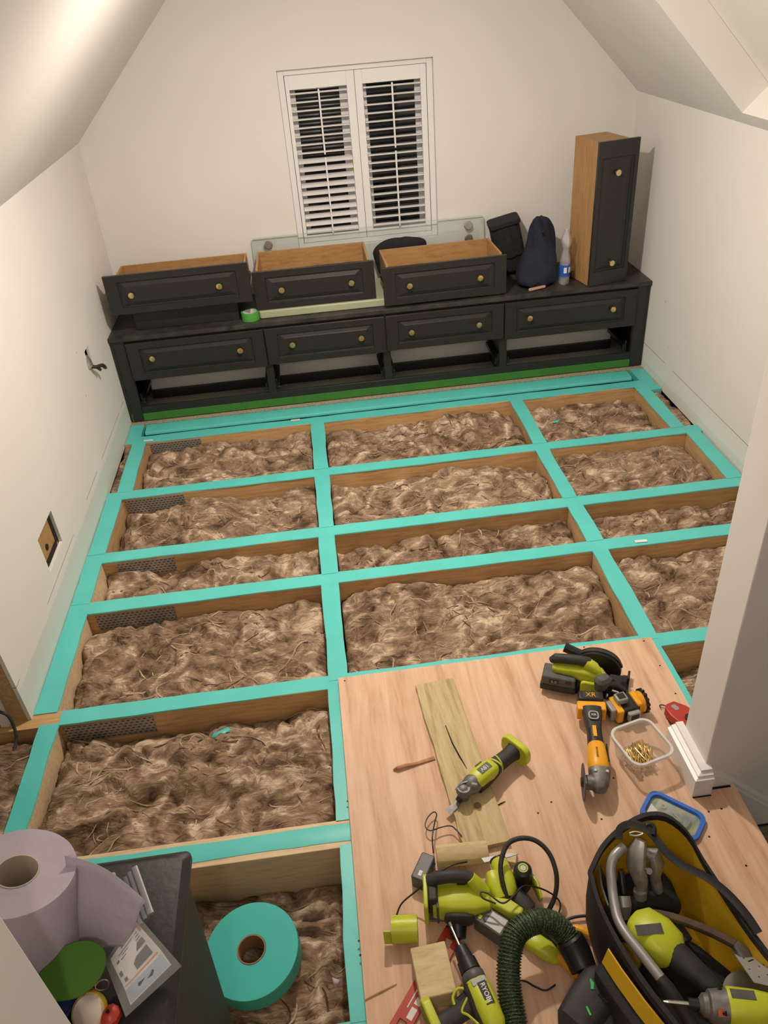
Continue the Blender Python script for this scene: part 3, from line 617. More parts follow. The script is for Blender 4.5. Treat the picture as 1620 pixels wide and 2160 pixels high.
b = thing('cooler_bag', 'black boxy lunch bag leaning beside the navy sweater', 'bag', (1.262, 4.905, CT+.024), (R(0), R(-13), R(-6)))
soft('bag_body', [(0, 0, .001, .085, .075, 4), (0, 0, .02, .09, .08, 4), (0, 0, .16, .092, .08, 4), (0, .0, .29, .094, .078, 4), (0, 0, .315, .085, .065, 4), (0, 0, .318, .03, .03, 2)], M_cloth, b, 3, .004, 28)
m = MB(); m.prism(rrect(.196, .172, .03), .292, .322); m.build('flap', M_cloth, b, bevel=.006); m = MB(); m.box((-.02, -.090, .10), (.02, -.084, .29)); m.build('strap', M_cloth, b, bevel=.001); m = MB(); m.prism(rrect(.14, .11, .02, cy=.16), -.088, -.084, 'y'); m.build('pocket', M_cloth, b, bevel=.001)
b = thing('navy_bag', 'slouched navy blue bag standing next to the water bottle', 'bag', (1.352, 4.675, CT+.001), (0, 0, R(6)))
soft('bag_body', [(-.01, -.02, .001, .115, .10, 2.4), (-.02, -.02, .03, .128, .115, 2.6), (-.01, -.01, .10, .12, .105, 2.4), (.03, .03, .16, .105, .085, 2.2), (.045, .06, .24, .085, .06, 2.2), (.045, .075, .31, .072, .05, 2.2), (.04, .08, .355, .05, .038, 2.2), (.035, .085, .372, .02, .015, 2)], M_navy, b, 8, .010, 30)
m = MB(); m.tube([(.02, -.02, .31), (.05, .02, .24), (.06, -.02, .15), (.02, -.10, .07), (-.08, -.13, .03)], .007, 6); m.build('drawstring', M_navy, b)
M_pinkc = mat('pink_paper', (.50, .30, .24), .6)
p = at(1133, 608, z=CT+.012); o = thing('rolled_packet', 'small pale pink rolled packet at the foot of the navy bag', 'packet', (p.x, p.y, CT+.011), (0, 0, R(14)))
m = MB(); m.sweep([(-.055, 0, 0), (-.05, 0, 0), (.05, 0, .003), (.058, 0, .003)], [(.006, .006), (.011, .010), (.011, .009), (.003, .003)], 10); m.build('packet', M_pinkc, o)
b = thing('black_jacket', 'crumpled black jacket heaped behind the two middle drawers', 'jacket', (.55, 4.893, CT+.046))
soft('jacket', [(0, 0, .001, .15, .03, 2.6), (0, 0, .10, .16, .03, 2.6), (-.02, 0, .17, .17, .03, 2.4), (-.0, 0, .215, .16, .03, 2.2), (.0, 0, .243, .11, .024, 2.2), (.0, 0, .25, .04, .012, 2)], M_cloth, b, 5, .006, 28)
# bottle
M_pet = film_mat('clear_plastic', (.80, .83, .86), .20, .06, .6)
b = thing('water_bottle', 'clear plastic water bottle with a blue label on the cabinet', 'bottle', (1.500, 4.600, CT+.0005))
pr_ = [(.006, .004), (.026, 0), (.031, .006), (.033, .02), (.031, .035), (.032, .05), (.0315, .12), (.032, .145), (.028, .17), (.022, .19), (.0185, .205), (.021, .222), (.030, .245), (.031, .262), (.026, .285), (.016, .306), (.0125, .315), (.0125, .328), (.001, .3285)]
m = MB(); m.lathe(pr_, 24); o = m.build('bottle_body', M_pet, b)
m = MB(); m.ring([(.0322, .052), (.0330, .052), (.0328, .120), (.0320, .120)], 28); m.build('label', mat('label_blue', (.02, .09, .42), .45, var=.25, scale=30), b)
m = MB()
for a in (-100, -50): m.at((0, 0, 0), (0, 0, R(a))); m.box((.0325, -.009, .075), (.0336, .009, .108))
m.build('label_panel', M_paper, b, smooth=False)
# masking-tape roll
b = thing('masking_tape_roll', 'small roll of green masking tape on the cabinet top', 'tape roll', (-.413, 4.565, CT+.0005))
m = MB(); m.ring([(.040, 0), (.0525, 0), (.0525, .048), (.040, .048)], 36); m.build('tape', mat('tape_green_light', (.08, .36, .06), .5), b, bevel=.001); m = MB(); m.ring([(.0375, .0005), (.0398, .0005), (.0398, .0475), (.0375, .0475)], 36); m.build('core', M_paper, b)
b = thing('small_case', 'small dark blue box lying between bottle and tall drawer', 'box', (1.552, 4.73, CT+.0005), (0, 0, R(80)))
m = MB(); m.prism(rrect(.10, .06, .015), 0, .03); m.build('case', mat('dark_blue', (.012, .012, .05), .4), b, bevel=.005); m = MB(); m.box((-.03, -.02, .0302), (.03, .02, .042)); m.build('lid', M_cloth, b, bevel=.003)
# ------------------------------------------------------------------ tools and materials on the plywood
M_lime = mat('lime_plastic', (.50, .56, .03), .38, var=.07, scale=25)
M_yell = mat('yellow_plastic', (.80, .37, .010), .38, var=.06, scale=25)
M_rub = mat('dark_rubber', (.030, .030, .029), .6, var=.25, scale=60)
M_grey = mat('grey_plastic', (.085, .085, .085), .45, var=.2, scale=40)
M_lgrey = mat('silver_plastic', (.33, .32, .31), .4, metal=.3)
M_cast = mat('cast_metal', (.20, .19, .185), .55, metal=.6, var=.3, scale=50)
M_redp = mat('red_plastic', (.42, .035, .022), .4, var=.08, scale=20)
M_lime_pr = mat('lime_print', (.42, .50, .018), .5)
M_wpr = mat('white_print', (.70, .69, .66), .5)
M_blk = mat('black_plastic', (.012, .012, .013), .42)
BT = .0195   # top of the plywood
def P(par, name, mt, mb, bevel=0, seg=2, label=None):
    o = mb.build(name, mt, par, bevel=bevel, seg=seg)
    if label: o['label'] = label
    return o
def T4(loc, rot=(0, 0, 0)): return Matrix.Translation(loc) @ Euler(rot).to_matrix().to_4x4()
def xs(*a): return [(x, y, z) for (x, y, z) in a]
# plank
pl = thing('timber_plank', 'long treated timber plank lying on the plywood under the multi-tool', 'plank', (.2805, 1.667, BT), (0, 0, R(4.4)))
rnd = random.Random(2); m = MB(); N_ = 26; left = [(-.071+rnd.uniform(-.003, .002), -.338+.676*i/N_) for i in range(N_+1)]; right = [(.071, .338), (.071, -.338)]
m.prism(left+right, 0, .020); P(pl, 'board', M_treated, m, .0015)
P(pl, 'split', M_dark, MB().add([(-.012, .13, .0203), (-.009, .13, .0203), (-.004, .05, .0203), (.006, -.01, .0203), (.014, -.06, .0203), (.012, -.06, .0203), (0, -.01, .0203), (-.009, .05, .0203)], [(0, 1, 2, 7), (7, 2, 3, 6), (6, 3, 4, 5)]))
P(pl, 'knot', mat('knot_dark', (.22, .13, .05), .7), MB().at((.008, -.20, .0201), (0, 0, 0)).lathe([(.012, 0), (.012, .0003), (.001, .0004)], 14))
o = thing('timber_offcut', 'short timber offcut resting across the near end of the plank', 'offcut', (.226, 1.305, BT+.0205), (0, 0, R(-3)))
P(o, 'block', M_offcut, MB().prism([(-.028, 0), (.025, 0), (.028, .03), (.012, .044), (-.012, .040), (-.026, .026)], -.078, .074, 'x'), .002)
o = thing('timber_offcut', 'square timber block beside the drill and red level', 'offcut', (.085, .985, BT), (0, 0, R(4)))
P(o, 'block', M_offcut, MB().box((-.046, -.066, 0), (.048, .062, .070)), .003)
o = thing('timber_offcut', 'small dark offcut of wood behind the black hose loop', 'offcut', tuple(at(1075, 1812, z=BT)), (0, 0, R(-20)))
P(o, 'block', M_offcut, MB().box((-.02, -.02, 0), (.02, .02, .018)), .002)
for (a, b, lab) in (((770, 2110), (837, 2076), 'thin wood splinter on the plywood beside the red level'), ((1048, 1700), (1066, 1691), 'short rusty nail beside the multi-tool')):
    p0, p1 = at(*a, z=BT), at(*b, z=BT); L = (p1-p0).length; o = thing('wood_splinter' if a[0] < 800 else 'loose_nail', lab, 'splinter' if a[0] < 800 else 'nail', p0); set_frame(o, p0, p1-p0)
    P(o, 'shaft', M_oak if a[0] < 800 else M_screw, MB().sweep([(0, 0, .002), (L*.5, 0, .0025), (L, 0, .002)], [(.0018, .0015), (.002, .0018), (.001, .001)], 6))
    if a[0] > 800: P(o, 'head', M_screw, MB().at((0, 0, .002), (0, PI/2, 0)).lathe([(.004, 0), (.004, .001), (.001, .0015)], 8))
p = at(868, 1615, z=BT); o = thing('wood_shaving', 'curl of reddish wood shaving poking out from under the plank', 'shaving', (p.x, p.y, BT), (0, 0, R(5)))
P(o, 'curl', mat('shaving', (.42, .20, .11), .8, var=.3, scale=60), MB().sweep([(-.062, -.004, .003), (-.048, -.006, .010), (-.02, -.002, .009), (.015, .0, .006), (.082, .010, .003)], [(.003, .004), (.006, .008), (.007, .006), (.005, .003), (.008, .001)], 8))
# ---- oscillating multi-tool
h0, t0 = at(972, 1674, z=.080), at(1100, 1572, z=.064)
o = thing('multi_tool', 'lime and grey oscillating multi-tool lying on the plank', 'power tool'); set_frame(o, h0, t0-h0)
P(o, 'gear_head', M_cast, MB().sweep([(-.006, 0, -.002), (.002, 0, 0), (.012, 0, .001), (.024, 0, -.001), (.034, 0, .001), (.050, 0, .003), (.066, 0, .003)], [(.014, .016), (.022, .023), (.024, .025), (.0215, .022), (.027, .028), (.031, .031), (.029, .029)], 18).cyl((.012, 0, .020), (.012, 0, -.028), .021, .018).cyl((.04, -.012, .018), (.046, -.028, .024), .012, .008))
P(o, 'clamp_lever', M_steel, MB().tube([(-.012, .012, .016), (.012, .014, .023), (.034, .004, .027)], [.003]*13, 6))
P(o, 'spindle', M_blk, MB().cyl((.012, 0, -.026), (.010, 0, -.034), .013, .009).cyl((-.014, 0, -.024), (.004, 0, -.018), .009, .013))
P(o, 'blade', M_cast, MB().add([(.008, -.009, -.031), (.008, .009, -.031), (-.012, .008, -.034), (-.012, -.008, -.034), (-.020, -.011, -.0355), (-.020, .011, -.0355), (-.056, .012, -.0395), (-.056, -.012, -.0395), (.008, -.009, -.0325), (.008, .009, -.0325), (-.012, .008, -.0355), (-.012, -.008, -.0355), (-.020, -.011, -.037), (-.020, .011, -.037), (-.056, .012, -.0402), (-.056, -.012, -.0402)], [(0, 1, 2, 3), (3, 2, 5, 4), (4, 5, 6, 7), (8, 9, 10, 11), (11, 10, 13, 12), (12, 13, 14, 15), (7, 6, 14, 15), (0, 3, 11, 8), (3, 4, 12, 11), (4, 7, 15, 12), (1, 2, 10, 9), (2, 5, 13, 10), (5, 6, 14, 13), (0, 1, 9, 8)]))
P(o, 'motor_housing', M_lime, MB().sweep([(.058, 0, .003), (.068, 0, .004), (.12, 0, .006), (.142, 0, .004), (.152, 0, .002)], [(.027, .026), (.030, .030), (.030, .030), (.027, .026), (.022, .02)], 20, 3.))
P(o, 'under_grip', M_rub, MB().sweep([(.062, 0, -.010), (.10, 0, -.010), (.15, 0, -.006)], [(.032, .022), (.032, .022), (.027, .020)], 18, 3.))
P(o, 'handle', M_rub, MB().sweep([(.140, 0, 0), (.16, 0, 0), (.19, 0, 0), (.225, 0, 0), (.250, 0, 0)], [(.026, .026), (.026, .026), (.024, .024), (.024, .025), (.028, .028)], 18, 2.6))
P(o, 'accent_stripe', M_lime, MB().at((.158, 0, 0), (0, 0, R(12))).sweep([(-.003, 0, 0), (.003, 0, 0)], (.0268, .0268), 18, 2.6).at((.172, 0, 0), (0, 0, R(-14))).sweep([(-.002, 0, 0), (.002, 0, 0)], (.026, .026), 18, 2.6))
P(o, 'battery_mount', M_lime, MB().prism(rrect(.112, .078, .03, 6), .246, .268, 'x'), .004, 3); P(o, 'mount_socket', M_rub, MB().prism(rrect(.05, .05, .01), .2455, .2495, 'x').prism(rrect(.07, .045, .01), .2685, .272, 'x'))
lp = P(o, 'rating_label', M_grey, MB().box((.082, -.012, .0355), (.128, .012, .0362))); text_mesh('18V', .020, 'label_text', M_wpr, lp, T4((.105, 0, .0364), (0, 0, PI)))
P(o, 'switch', M_grey, MB().box((.092, .024, .024), (.12, .030, .030)), .002)
# ---- circular saw
s0 = at(1228, 1462, z=BT); o = thing('circular_saw', 'lime and black cordless circular saw at the far edge of the plywood', 'power tool', (.792, 1.905, BT), (0, 0, R(-25)))
P(o, 'shoe', M_blk, MB().box((-.075, -.045, 0), (.150, .085, .003)).box((.128, -.045, .003), (.150, .085, .006)).box((.142, .045, .006), (.150, .085, .032)).box((.142, -.045, .006), (.150, -.005, .026)), .001)
g = P(o, 'blade_guard', M_blk, MB().prism([(.035+.083*math.cos(R(a)), .066+.074*math.sin(R(a))) for a in range(-12, 193, 8)], .030, .066, 'y'), .004); P(g, 'guard_rim', M_rub, MB().prism([(.035+.088*math.cos(R(a)), .066+.079*math.sin(R(a))) for a in range(12, 172, 8)], .040, .052, 'y'), .002)
P(o, 'dust_port', M_blk, MB().cyl((-.030, .050, .105), (-.088, .056, .120), .017, .018)); P(o, 'blade', M_steel, MB().at((.035, .047, .052), (PI/2, 0, 0)).lathe([(.050, 0), (.050, .0015)], 36))
P(o, 'motor_housing', M_lime, MB().sweep([(-.118, -.012, .088), (-.105, -.012, .088), (-.05, -.012, .090), (0, -.014, .085), (.04, -.016, .070), (.06, -.016, .060)], [(.022, .014), (.028, .018), (.030, .022), (.034, .034), (.034, .034), (.022, .026)], 18, 3.2), .002)
P(o, 'side_cover', M_lime, MB().prism(rrect(.072, .062, .014, cx=.022, cy=.050), -.062, -.047, 'y'), .004)
P(o, 'handle', M_rub, MB().sweep([(-.125, -.010, .110), (-.11, -.010, .124), (-.07, -.010, .130), (-.03, -.010, .134), (.0, -.010, .132), (.018, -.012, .120)], [(.012, .012), (.017, .017), (.018, .018), (.018, .018), (.018, .020), (.014, .016)], 16))
P(o, 'handle_collar', M_lime, MB().sweep([(-.004, -.012, .128), (.022, -.018, .118), (.036, -.022, .105)], [(.021, .022), (.020, .022), (.016, .018)], 16, 2.5))
P(o, 'front_knob', M_grey, MB().sweep([(.055, -.055, .060), (.058, -.058, .085), (.060, -.060, .112), (.060, -.060, .124)], [(.020, .014), (.026, .019), (.030, .022), (.020, .014)], 16, 3.))
b = P(o, 'battery_pack', M_grey, MB().prism(rrect(.118, .050, .008, cx=-.090, cy=.055), -.066, .004, 'y'), .004); P(b, 'battery_base', M_blk, MB().prism(rrect(.126, .026, .006, cx=-.090, cy=.030), -.070, .006, 'y'), .003)
lb = P(b, 'capacity_label', M_blk, MB().box((-.122, -.0675, .052), (-.088, -.0664, .070))); text_mesh('5.0', .018, 'label_text', M_lime_pr, lb, T4((-.105, -.0678, .061), (PI/2, 0, 0)))
P(o, 'latch', M_blk, MB().box((-.065, -.068, .062), (-.045, -.064, .078)), .001); P(o, 'depth_screw', M_steel, MB().cyl((.095, -.03, .035), (.118, -.035, .035), .005).cyl((.08, -.062, .045), (.08, -.075, .045), .004))
P(o, 'front_bracket', M_blk, MB().sweep([(.055, -.02, .05), (.10, .0, .035), (.135, .01, .012)], [(.024, .02), (.022, .016), (.024, .008)], 12, 3.))
# ---- angle grinder
g0, g1 = at(1246, 1492, z=.075), at(1268, 1660, z=.075); o = thing('angle_grinder', 'yellow and black cordless angle grinder with a thin cutting disc', 'power tool'); set_frame(o, (g0.x, g0.y, BT+.0592), g1-g0)
L = (g1-g0).length
P(o, 'battery_housing', M_yell, MB().box((-.006, -.048, -.032), (.034, .048, .024)).prism([(.034, -.034), (.056, -.024), (.056, .024), (.034, .034)], -.02, .02), .006, 3)
b = P(o, 'battery_pack', M_blk, MB().box((-.046, -.042, -.035), (-.006, .042, .030)), .006, 3); lb = P(b, 'battery_label', M_rub, MB().box((-.040, -.026, .0302), (-.012, .026, .0310))); text_mesh('XR', .026, 'label_text', M_yell, lb, T4((-.026, 0, .0313), (0, 0, PI/2)))
P(o, 'lower_housing', M_rub, MB().sweep([(.02, 0, .012), (.05, 0, .008), (.085, 0, .002), (.11, 0, 0)], [(.034, .022), (.032, .026), (.026, .027), (.024, .026)], 18, 2.8))
bd = P(o, 'badge', M_lgrey, MB().prism(rrect(.036, .034, .012, cx=.066, cy=0), .0335, .0350)); P(bd, 'badge_face', M_blk, MB().prism(rrect(.026, .024, .008, cx=.066, cy=0), .0351, .0356)); text_mesh('XR', .013, 'badge_text', M_wpr, bd, T4((.066, 0, .0359), (0, 0, PI/2)))
P(o, 'grip', M_blk, MB().sweep([(.10, 0, 0), (.13, 0, 0), (.17, 0, 0), (.195, 0, 0)], [(.024, .026), (.025, .026), (.027, .027), (.029, .028)], 18, 2.5)); P(o, 'slide_switch', M_yell, MB().box((.105, -.008, .0255), (.15, .004, .030)), .001)
P(o, 'head_housing', M_yell, MB().sweep([(.165, 0, 0), (.18, 0, 0), (.225, 0, 0), (.262, 0, 0), (.268, 0, 0)], [(.026, .027), (.030, .030), (.033, .032), (.034, .033), (.030, .030)], 20, 2.5)); P(o, 'grip_line', M_blk, MB().box((.17, .0295, -.02), (.24, .0335, .02)), .003)
text_mesh('BRUSHLESS', .008, 'print', M_blk, o, T4((.215, -.004, .0328), (0, 0, 0)))
P(o, 'gear_head', M_cast, MB().sweep([(.262, 0, 0), (.275, 0, 0), (.31, -.004, 0), (.332, -.006, 0), (.340, -.006, 0)], [(.034, .031), (.034, .031), (.030, .028), (.022, .022), (.012, .012)], 18, 2.5).cyl((.308, -.02, 0), (.308, -.045, 0), .024, .022))
for (y_, z_) in ((.02, .022), (-.016, .024)): P(o, 'head_bolt', M_steel, MB().cyl((.284, y_, z_), (.284, y_, z_+.008), .005, n=8))
P(o, 'cutting_disc', mat('disc_grey', (.10, .085, .075), .7, var=.3, scale=40), MB().at((.308, -.052, 0), (PI/2, 0, 0)).lathe([(.0575, 0), (.0575, .002), (.02, .0022)], 48)); P(o, 'disc_nut', M_blk, MB().cyl((.308, -.0545, 0), (.308, -.061, 0), .018, .014, 20)); P(o, 'disc_flange', M_steel, MB().cyl((.308, -.0455, 0), (.308, -.0515, 0), .019, n=20))
# ---- laser level
l0 = at(1318, 1510, z=BT); o = thing('laser_level', 'yellow and black laser level with three silver windows beside the grinder', 'laser level', (l0.x-.004, l0.y+.006, BT), (0, 0, R(9)))
P(o, 'body', M_blk, MB().prism(rrect(.085, .072, .010), 0, .062), .006, 3)
for (c, d) in (((-.012, .010, .076), (.040, .036, .024)), ((-.052, .0, .040), (.020, .050, .050)), ((.010, -.046, .042), (.044, .018, .036))):
    w_ = P(o, 'laser_window', M_lgrey, MB().cbox(c, d), .004); e = list(d); cc = list(c); k = d.index(min(d)); e = [q_*.62 for q_ in d]; e[k] = .003; cc[k] = c[k]+(d[k]/2+.0006)*(1 if k == 2 else -1); P(w_, 'lens', M_blk, MB().cbox(cc, e))
P(o, 'yellow_shell', M_yell, MB().prism(rrect(.024, .076, .006, cx=-.032), .010, .066), .004); P(o, 'end_shell', M_yell, MB().box((.032, -.030, .012), (.052, .034, .070)), .004); P(o, 'mount_ring', M_yell, MB().at((.062, .004, .040), (0, PI/2, 0)).lathe([(.030, -.012), (.037, -.004), (.037, .004), (.022, .008)], 24))
m = MB()
for k in range(14):
    a = 2*PI*k/14; m.at((.072, .004+.038*math.cos(a), .041+.038*math.sin(a)), (a, 0, 0)); m.cbox((0, 0, 0), (.012, .011, .008))
m.at(); m.at((.072, .004, .041), (0, PI/2, 0)).lathe([(.038, -.006), (.038, .006)], 24); P(o, 'pivot_bracket', M_blk, m, .001)
# ---- tub of screws
M_tub = film_mat('tub_clear', (.80, .79, .76), .24, .15); M_tubrim = film_mat('tub_rim', (.84, .83, .80), .60, .2)
tp = at(1350, 1584, z=.060); tz = R(14); o = thing('screw_tub', 'clear square plastic tub half full of brass screws', 'tub', (tp.x, tp.y, BT), (0, 0, tz))
def rr3(w, h, r, z): return [(x, y, z) for x, y in rrect(w, h, r, 6)]
m = MB(); m.loft([rr3(.118, .122, .026, .0008), rr3(.122, .126, .028, .006), rr3(.140, .146, .032, .074), rr3(.142, .148, .032, .086)], caps=False); m.add(rr3(.118, .122, .026, .0008), [tuple(range(28))]); P(o, 'tub_wall', M_tub, m)
P(o, 'tub_rim', M_tubrim, MB().loft([rr3(.141, .147, .032, .078), rr3(.155, .161, .036, .078), rr3(.156, .162, .036, .090), rr3(.141, .147, .032, .090)], closed=True))
m = MB(); m.lathe([(.0042, 0), (.0040, .001), (.0016, .004), (.0016, .042), (.0003, .048)], 7); m.v = [v_*1.3 for v_ in m.v]; SC = m.mesh('screw', M_brass, True)
rnd = random.Random(9)
for i in range(110):
    s_ = bpy.data.objects.new('brass_screw', SC); COL.objects.link(s_); lay = i//22; a = rnd.gauss(R(65), .35) + (PI if rnd.random() < .4 else 0)
    ca, sa = math.cos(tz), math.sin(tz); dx, dy = math.cos(a), math.sin(a); lx, ly = .055-abs(dx)*.031, .057-abs(dy)*.031
    x, y = rnd.uniform(-lx, lx*.85)-dx*.031, rnd.uniform(-ly, ly*.7)-dy*.031; d = Vector((dx, dy, rnd.uniform(-.08, .12)))
    d = Vector((d.x*ca-d.y*sa, d.x*sa+d.y*ca, d.z)); s_.location = (tp.x+x*ca-y*sa, tp.y+x*sa+y*ca, BT+.0075+lay*.0052+rnd.uniform(0, .002)); s_.rotation_euler = d.to_track_quat('Z', 'Y').to_euler()
    tag(s_, 'brass countersunk wood screw in the clear tub', 'screw', 'brass screws in the tub')
# ---- red chalk reel behind the stair wall
r0 = at(1437, 1532, z=BT); o = thing('chalk_reel', 'red and black chalk line reel half hidden by the stairwell wall', 'reel', (r0.x+.015, r0.y+.01, BT), (0, 0, R(-62)))
P(o, 'case', M_redp, MB().prism([(-.075, -.010), (-.062, -.030), (-.03, -.040), (.02, -.043), (.055, -.028), (.066, 0), (.055, .028), (.02, .043), (-.03, .038), (-.068, .022)], .006, .040), .006, 3); P(o, 'base_rim', M_blk, MB().prism([(-.07, -.014), (-.03, -.042), (.02, -.045), (.06, -.028), (.068, 0), (.06, .028), (.02, .045), (-.03, .040), (-.066, .022)], 0, .0055), .002)
P(o, 'hub', M_blk, MB().cyl((.015, 0, .040), (.015, 0, .046), .016, n=20)); P(o, 'filler_hole', M_lgrey, MB().prism(rrect(.026, .018, .007, cx=-.045), .0402, .0412)); P(o, 'hook', M_blk, MB().tube([(-.075, .004, .012), (-.092, 0, .010), (-.098, -.008, .008), (-.090, -.014, .008)], [.0022]*19, 6))
# ---- blue tray
b0 = at(1417, 1722, z=BT); o = thing('blue_tray', 'blue edged plastic lid with a clear bag of fixings by the tool bag', 'lid', (b0.x, b0.y-.004, BT), (0, 0, R(-43)))
M_blue = mat('blue_plastic', (.045, .17, .62), .35)
P(o, 'rim', M_blue, MB().loft([rr3(.176, .112, .030, 0), rr3(.180, .116, .032, .004), rr3(.176, .112, .030, .014), rr3(.154, .090, .024, .014), rr3(.150, .086, .022, .003), rr3(.150, .086, .022, 0)], closed=True)); 
lb = P(o, 'printed_label', mat('label_photo', (.10, .22, .30), .35, col2=(.42, .42, .22), scale=22), MB().prism(rrect(.151, .087, .022), .0012, .0030)); P(lb, 'white_band', M_wpr, MB().prism([(-.070, -.036), (-.015, -.040), (.04, -.040), (-.03, -.012), (-.07, .01)], .0031, .0034)); text_mesh('XX', .026, 'print', M_blk, lb, T4((-.035, -.026, .0036), (0, 0, R(-8))))
M_film = film_mat('clear_film', (.85, .86, .88), .10, .08, .5)
m = MB(); rnd = random.Random(5); nx, ny = 9, 6; m.add([(-.055+.115*i/(nx-1), -.030+.062*j/(ny-1), .012+rnd.uniform(0, .012)*math.sin(PI*i/(nx-1))*math.sin(PI*j/(ny-1)*.9+.1)) for i in range(nx) for j in range(ny)], [(i*ny+j, (i+1)*ny+j, (i+1)*ny+j+1, i*ny+j+1) for i in range(nx-1) for j in range(ny-1)])
bg = thing('fixings_bag', 'small clear bag lying inside the blue lid', 'plastic bag', o.location+Vector((0, 0, .001)), (0, 0, R(-43))); P(bg, 'film', M_film, m)
P(bg, 'washer', M_lgrey, MB().at((-.035, .018, .006), (0, 0, 0)).ring([(.004, 0), (.009, 0), (.009, .002), (.004, .002)], 18)); P(bg, 'fixing', M_brass, MB().cyl((.03, -.005, .006), (-.004, .012, .006), .002, n=8)); P(bg, 'plug', M_lgrey, MB().cyl((.045, -.02, .007), (.05, .008, .007), .005, n=10))
# ------------------------------------------------------------------ near cluster of tools
def px_path(pts): return [at(x, y, z=z) for (x, y, z) in pts]
# plug-in charger with thin lead
c0 = at(893, 1836, z=.05); o = thing('plug_charger', 'small black plug-in charger beside the timber offcut', 'charger', (c0.x, c0.y, BT), (0, 0, R(58)))
P(o, 'case', M_grey, MB().prism(rrect(.085, .042, .006), 0, .052), .004, 3); P(o, 'print', M_wpr, MB().box((-.030, -.006, .0522), (-.014, .004, .0525))); P(o, 'blue_port', M_blue, MB().box((.02, -.0235, .02), (.036, -.0212, .032)))
def cable(name, label, pts, r, mt=M_blk, cat='cable', n=8, sub=7):
    o = tag(MB().sweep(smooth(pts, sub), r, n).build(name, mt), label, cat); return o
cable('charger_lead', 'thin black lead looping above the charger onto the plank', px_path([(914, 1800, .04), (912, 1765, .06), (917, 1735, .05), (921, 1718, .042), (914, 1713, .042), (901, 1726, .042), (897, 1743, .043), (908, 1752, .045), (930, 1745, .043), (950, 1742, .043), (962, 1750, .043), (974, 1764, .043)]), .0021)
cable('thin_cable', 'thin black cable running from the planer down to the lime cup', px_path([(985, 1818, .135), (950, 1826, .147), (915, 1848, .135), (880, 1878, .08), (848, 1905, .055), (836, 1932, .040)]), .0024)
# lime cup
p = at(850, 1962, z=.05); o = thing('lime_cup', 'open lime green plastic nozzle cup left of the planer', 'nozzle', (p.x, p.y, BT+.0355), (0, 0, R(-6)))
P(o, 'cup', M_lime, MB().at((0, 0, 0), (0, PI/2, 0)).ring([(.035, .040), (.0315, .040), (.0315, -.030), (.035, -.030)], 30)); P(o, 'cup_end', M_lime, MB().at((0, 0, 0), (0, PI/2, 0)).lathe([(.031, .032), (.031, .036)], 30)); P(o, 'flange', M_lime, MB().at((0, 0, 0), (0, PI/2, 0)).ring([(.0352, -.030), (.0354, -.024), (.0352, -.012), (.0351, -.012)], 30))
P(o, 'tab', M_lime, MB().box((-.052, -.024, -.030), (-.031, -.018, .034)), .002)
# cordless planer
a0, a1 = at(893, 1872, z=.075), at(1015, 1868, z=.075); o = thing('cordless_planer', 'lime cordless planer with a dark rubber handle beside the charger', 'power tool'); set_frame(o, (a0.x, a0.y-.035, BT+.001), a1-a0)
P(o, 'sole', M_cast, MB().box((.01, -.035, 0), (.185, .035, .008)), .002)
P(o, 'body', M_lime, MB().sweep([(.020, -.004, .048), (.035, -.004, .048), (.08, -.006, .050), (.13, -.008, .050), (.165, -.006, .044), (.178, -.004, .036)], [(.034, .034), (.038, .038), (.044, .041), (.044, .040), (.036, .034), (.024, .02)], 20, 4.), .003)
P(o, 'battery_mount', M_lime, MB().prism(rrect(.100, .098, .012, cy=.055), -.004, .008, 'x'), .003); P(o, 'rear_block', M_rub, MB().box((.0085, -.030, .03), (.034, .030, .105)), .005)
P(o, 'handle', M_rub, MB().sweep([(.012, .026, .098), (.035, .030, .110), (.07, .032, .112), (.11, .032, .110), (.135, .028, .100)], [(.018, .016), (.019, .018), (.018, .017), (.018, .017), (.016, .018)], 16)); P(o, 'trigger', M_blk, MB().box((.09, .018, .086), (.115, .030, .10)), .003)
P(o, 'front_post', M_lime, MB().sweep([(.128, .026, .112), (.142, .018, .095), (.158, .004, .066)], [(.016, .014), (.019, .018), (.024, .022)], 14, 2.6)); P(o, 'belt_cover', M_rub, MB().sweep([(.052, -.052, .052), (.066, -.058, .052), (.10, -.060, .050), (.128, -.056, .046)], [(.006, .016), (.010, .028), (.012, .032), (.006, .02)], 16, 2.6)); P(o, 'band', M_grey, MB().box((.030, -.046, .012), (.036, .038, .093)), .002)
P(o, 'chip_port', M_blk, MB().cyl((.085, -.060, .030), (.085, -.092, .020), .026, .020, 18))
# cordless stapler / reciprocating tool: yellow barrel, round knob, battery
b0, b1 = at(1040, 1818, z=.085), at(1072, 1900, z=.085); o = thing('trim_saw', 'yellow barrelled cordless trim saw with a round black knob', 'power tool'); set_frame(o, (b0.x+.004, b0.y-.002, BT+.001), b1-b0)
P(o, 'barrel', M_lime, MB().sweep([(-.004, .012, .060), (.004, .012, .062), (.06, .012, .064), (.085, .010, .060), (.10, .006, .054)], [(.020, .020), (.025, .025), (.026, .026), (.024, .024), (.016, .016)], 18)); P(o, 'barrel_cap', M_blk, MB().cyl((-.008, .012, .060), (-.004, .012, .060), .024, .024, 18))
P(o, 'gear_cover', M_lime, MB().sweep([(.03, -.018, .050), (.06, -.020, .052), (.10, -.018, .046)], [(.020, .030), (.024, .034), (.018, .024)], 16, 3.))
P(o, 'silver_blade', M_lgrey, MB().prism([(-.030, -.030), (-.022, .055), (-.012, .080), (-.010, .052), (-.014, -.026)], .050, .053), .0005)
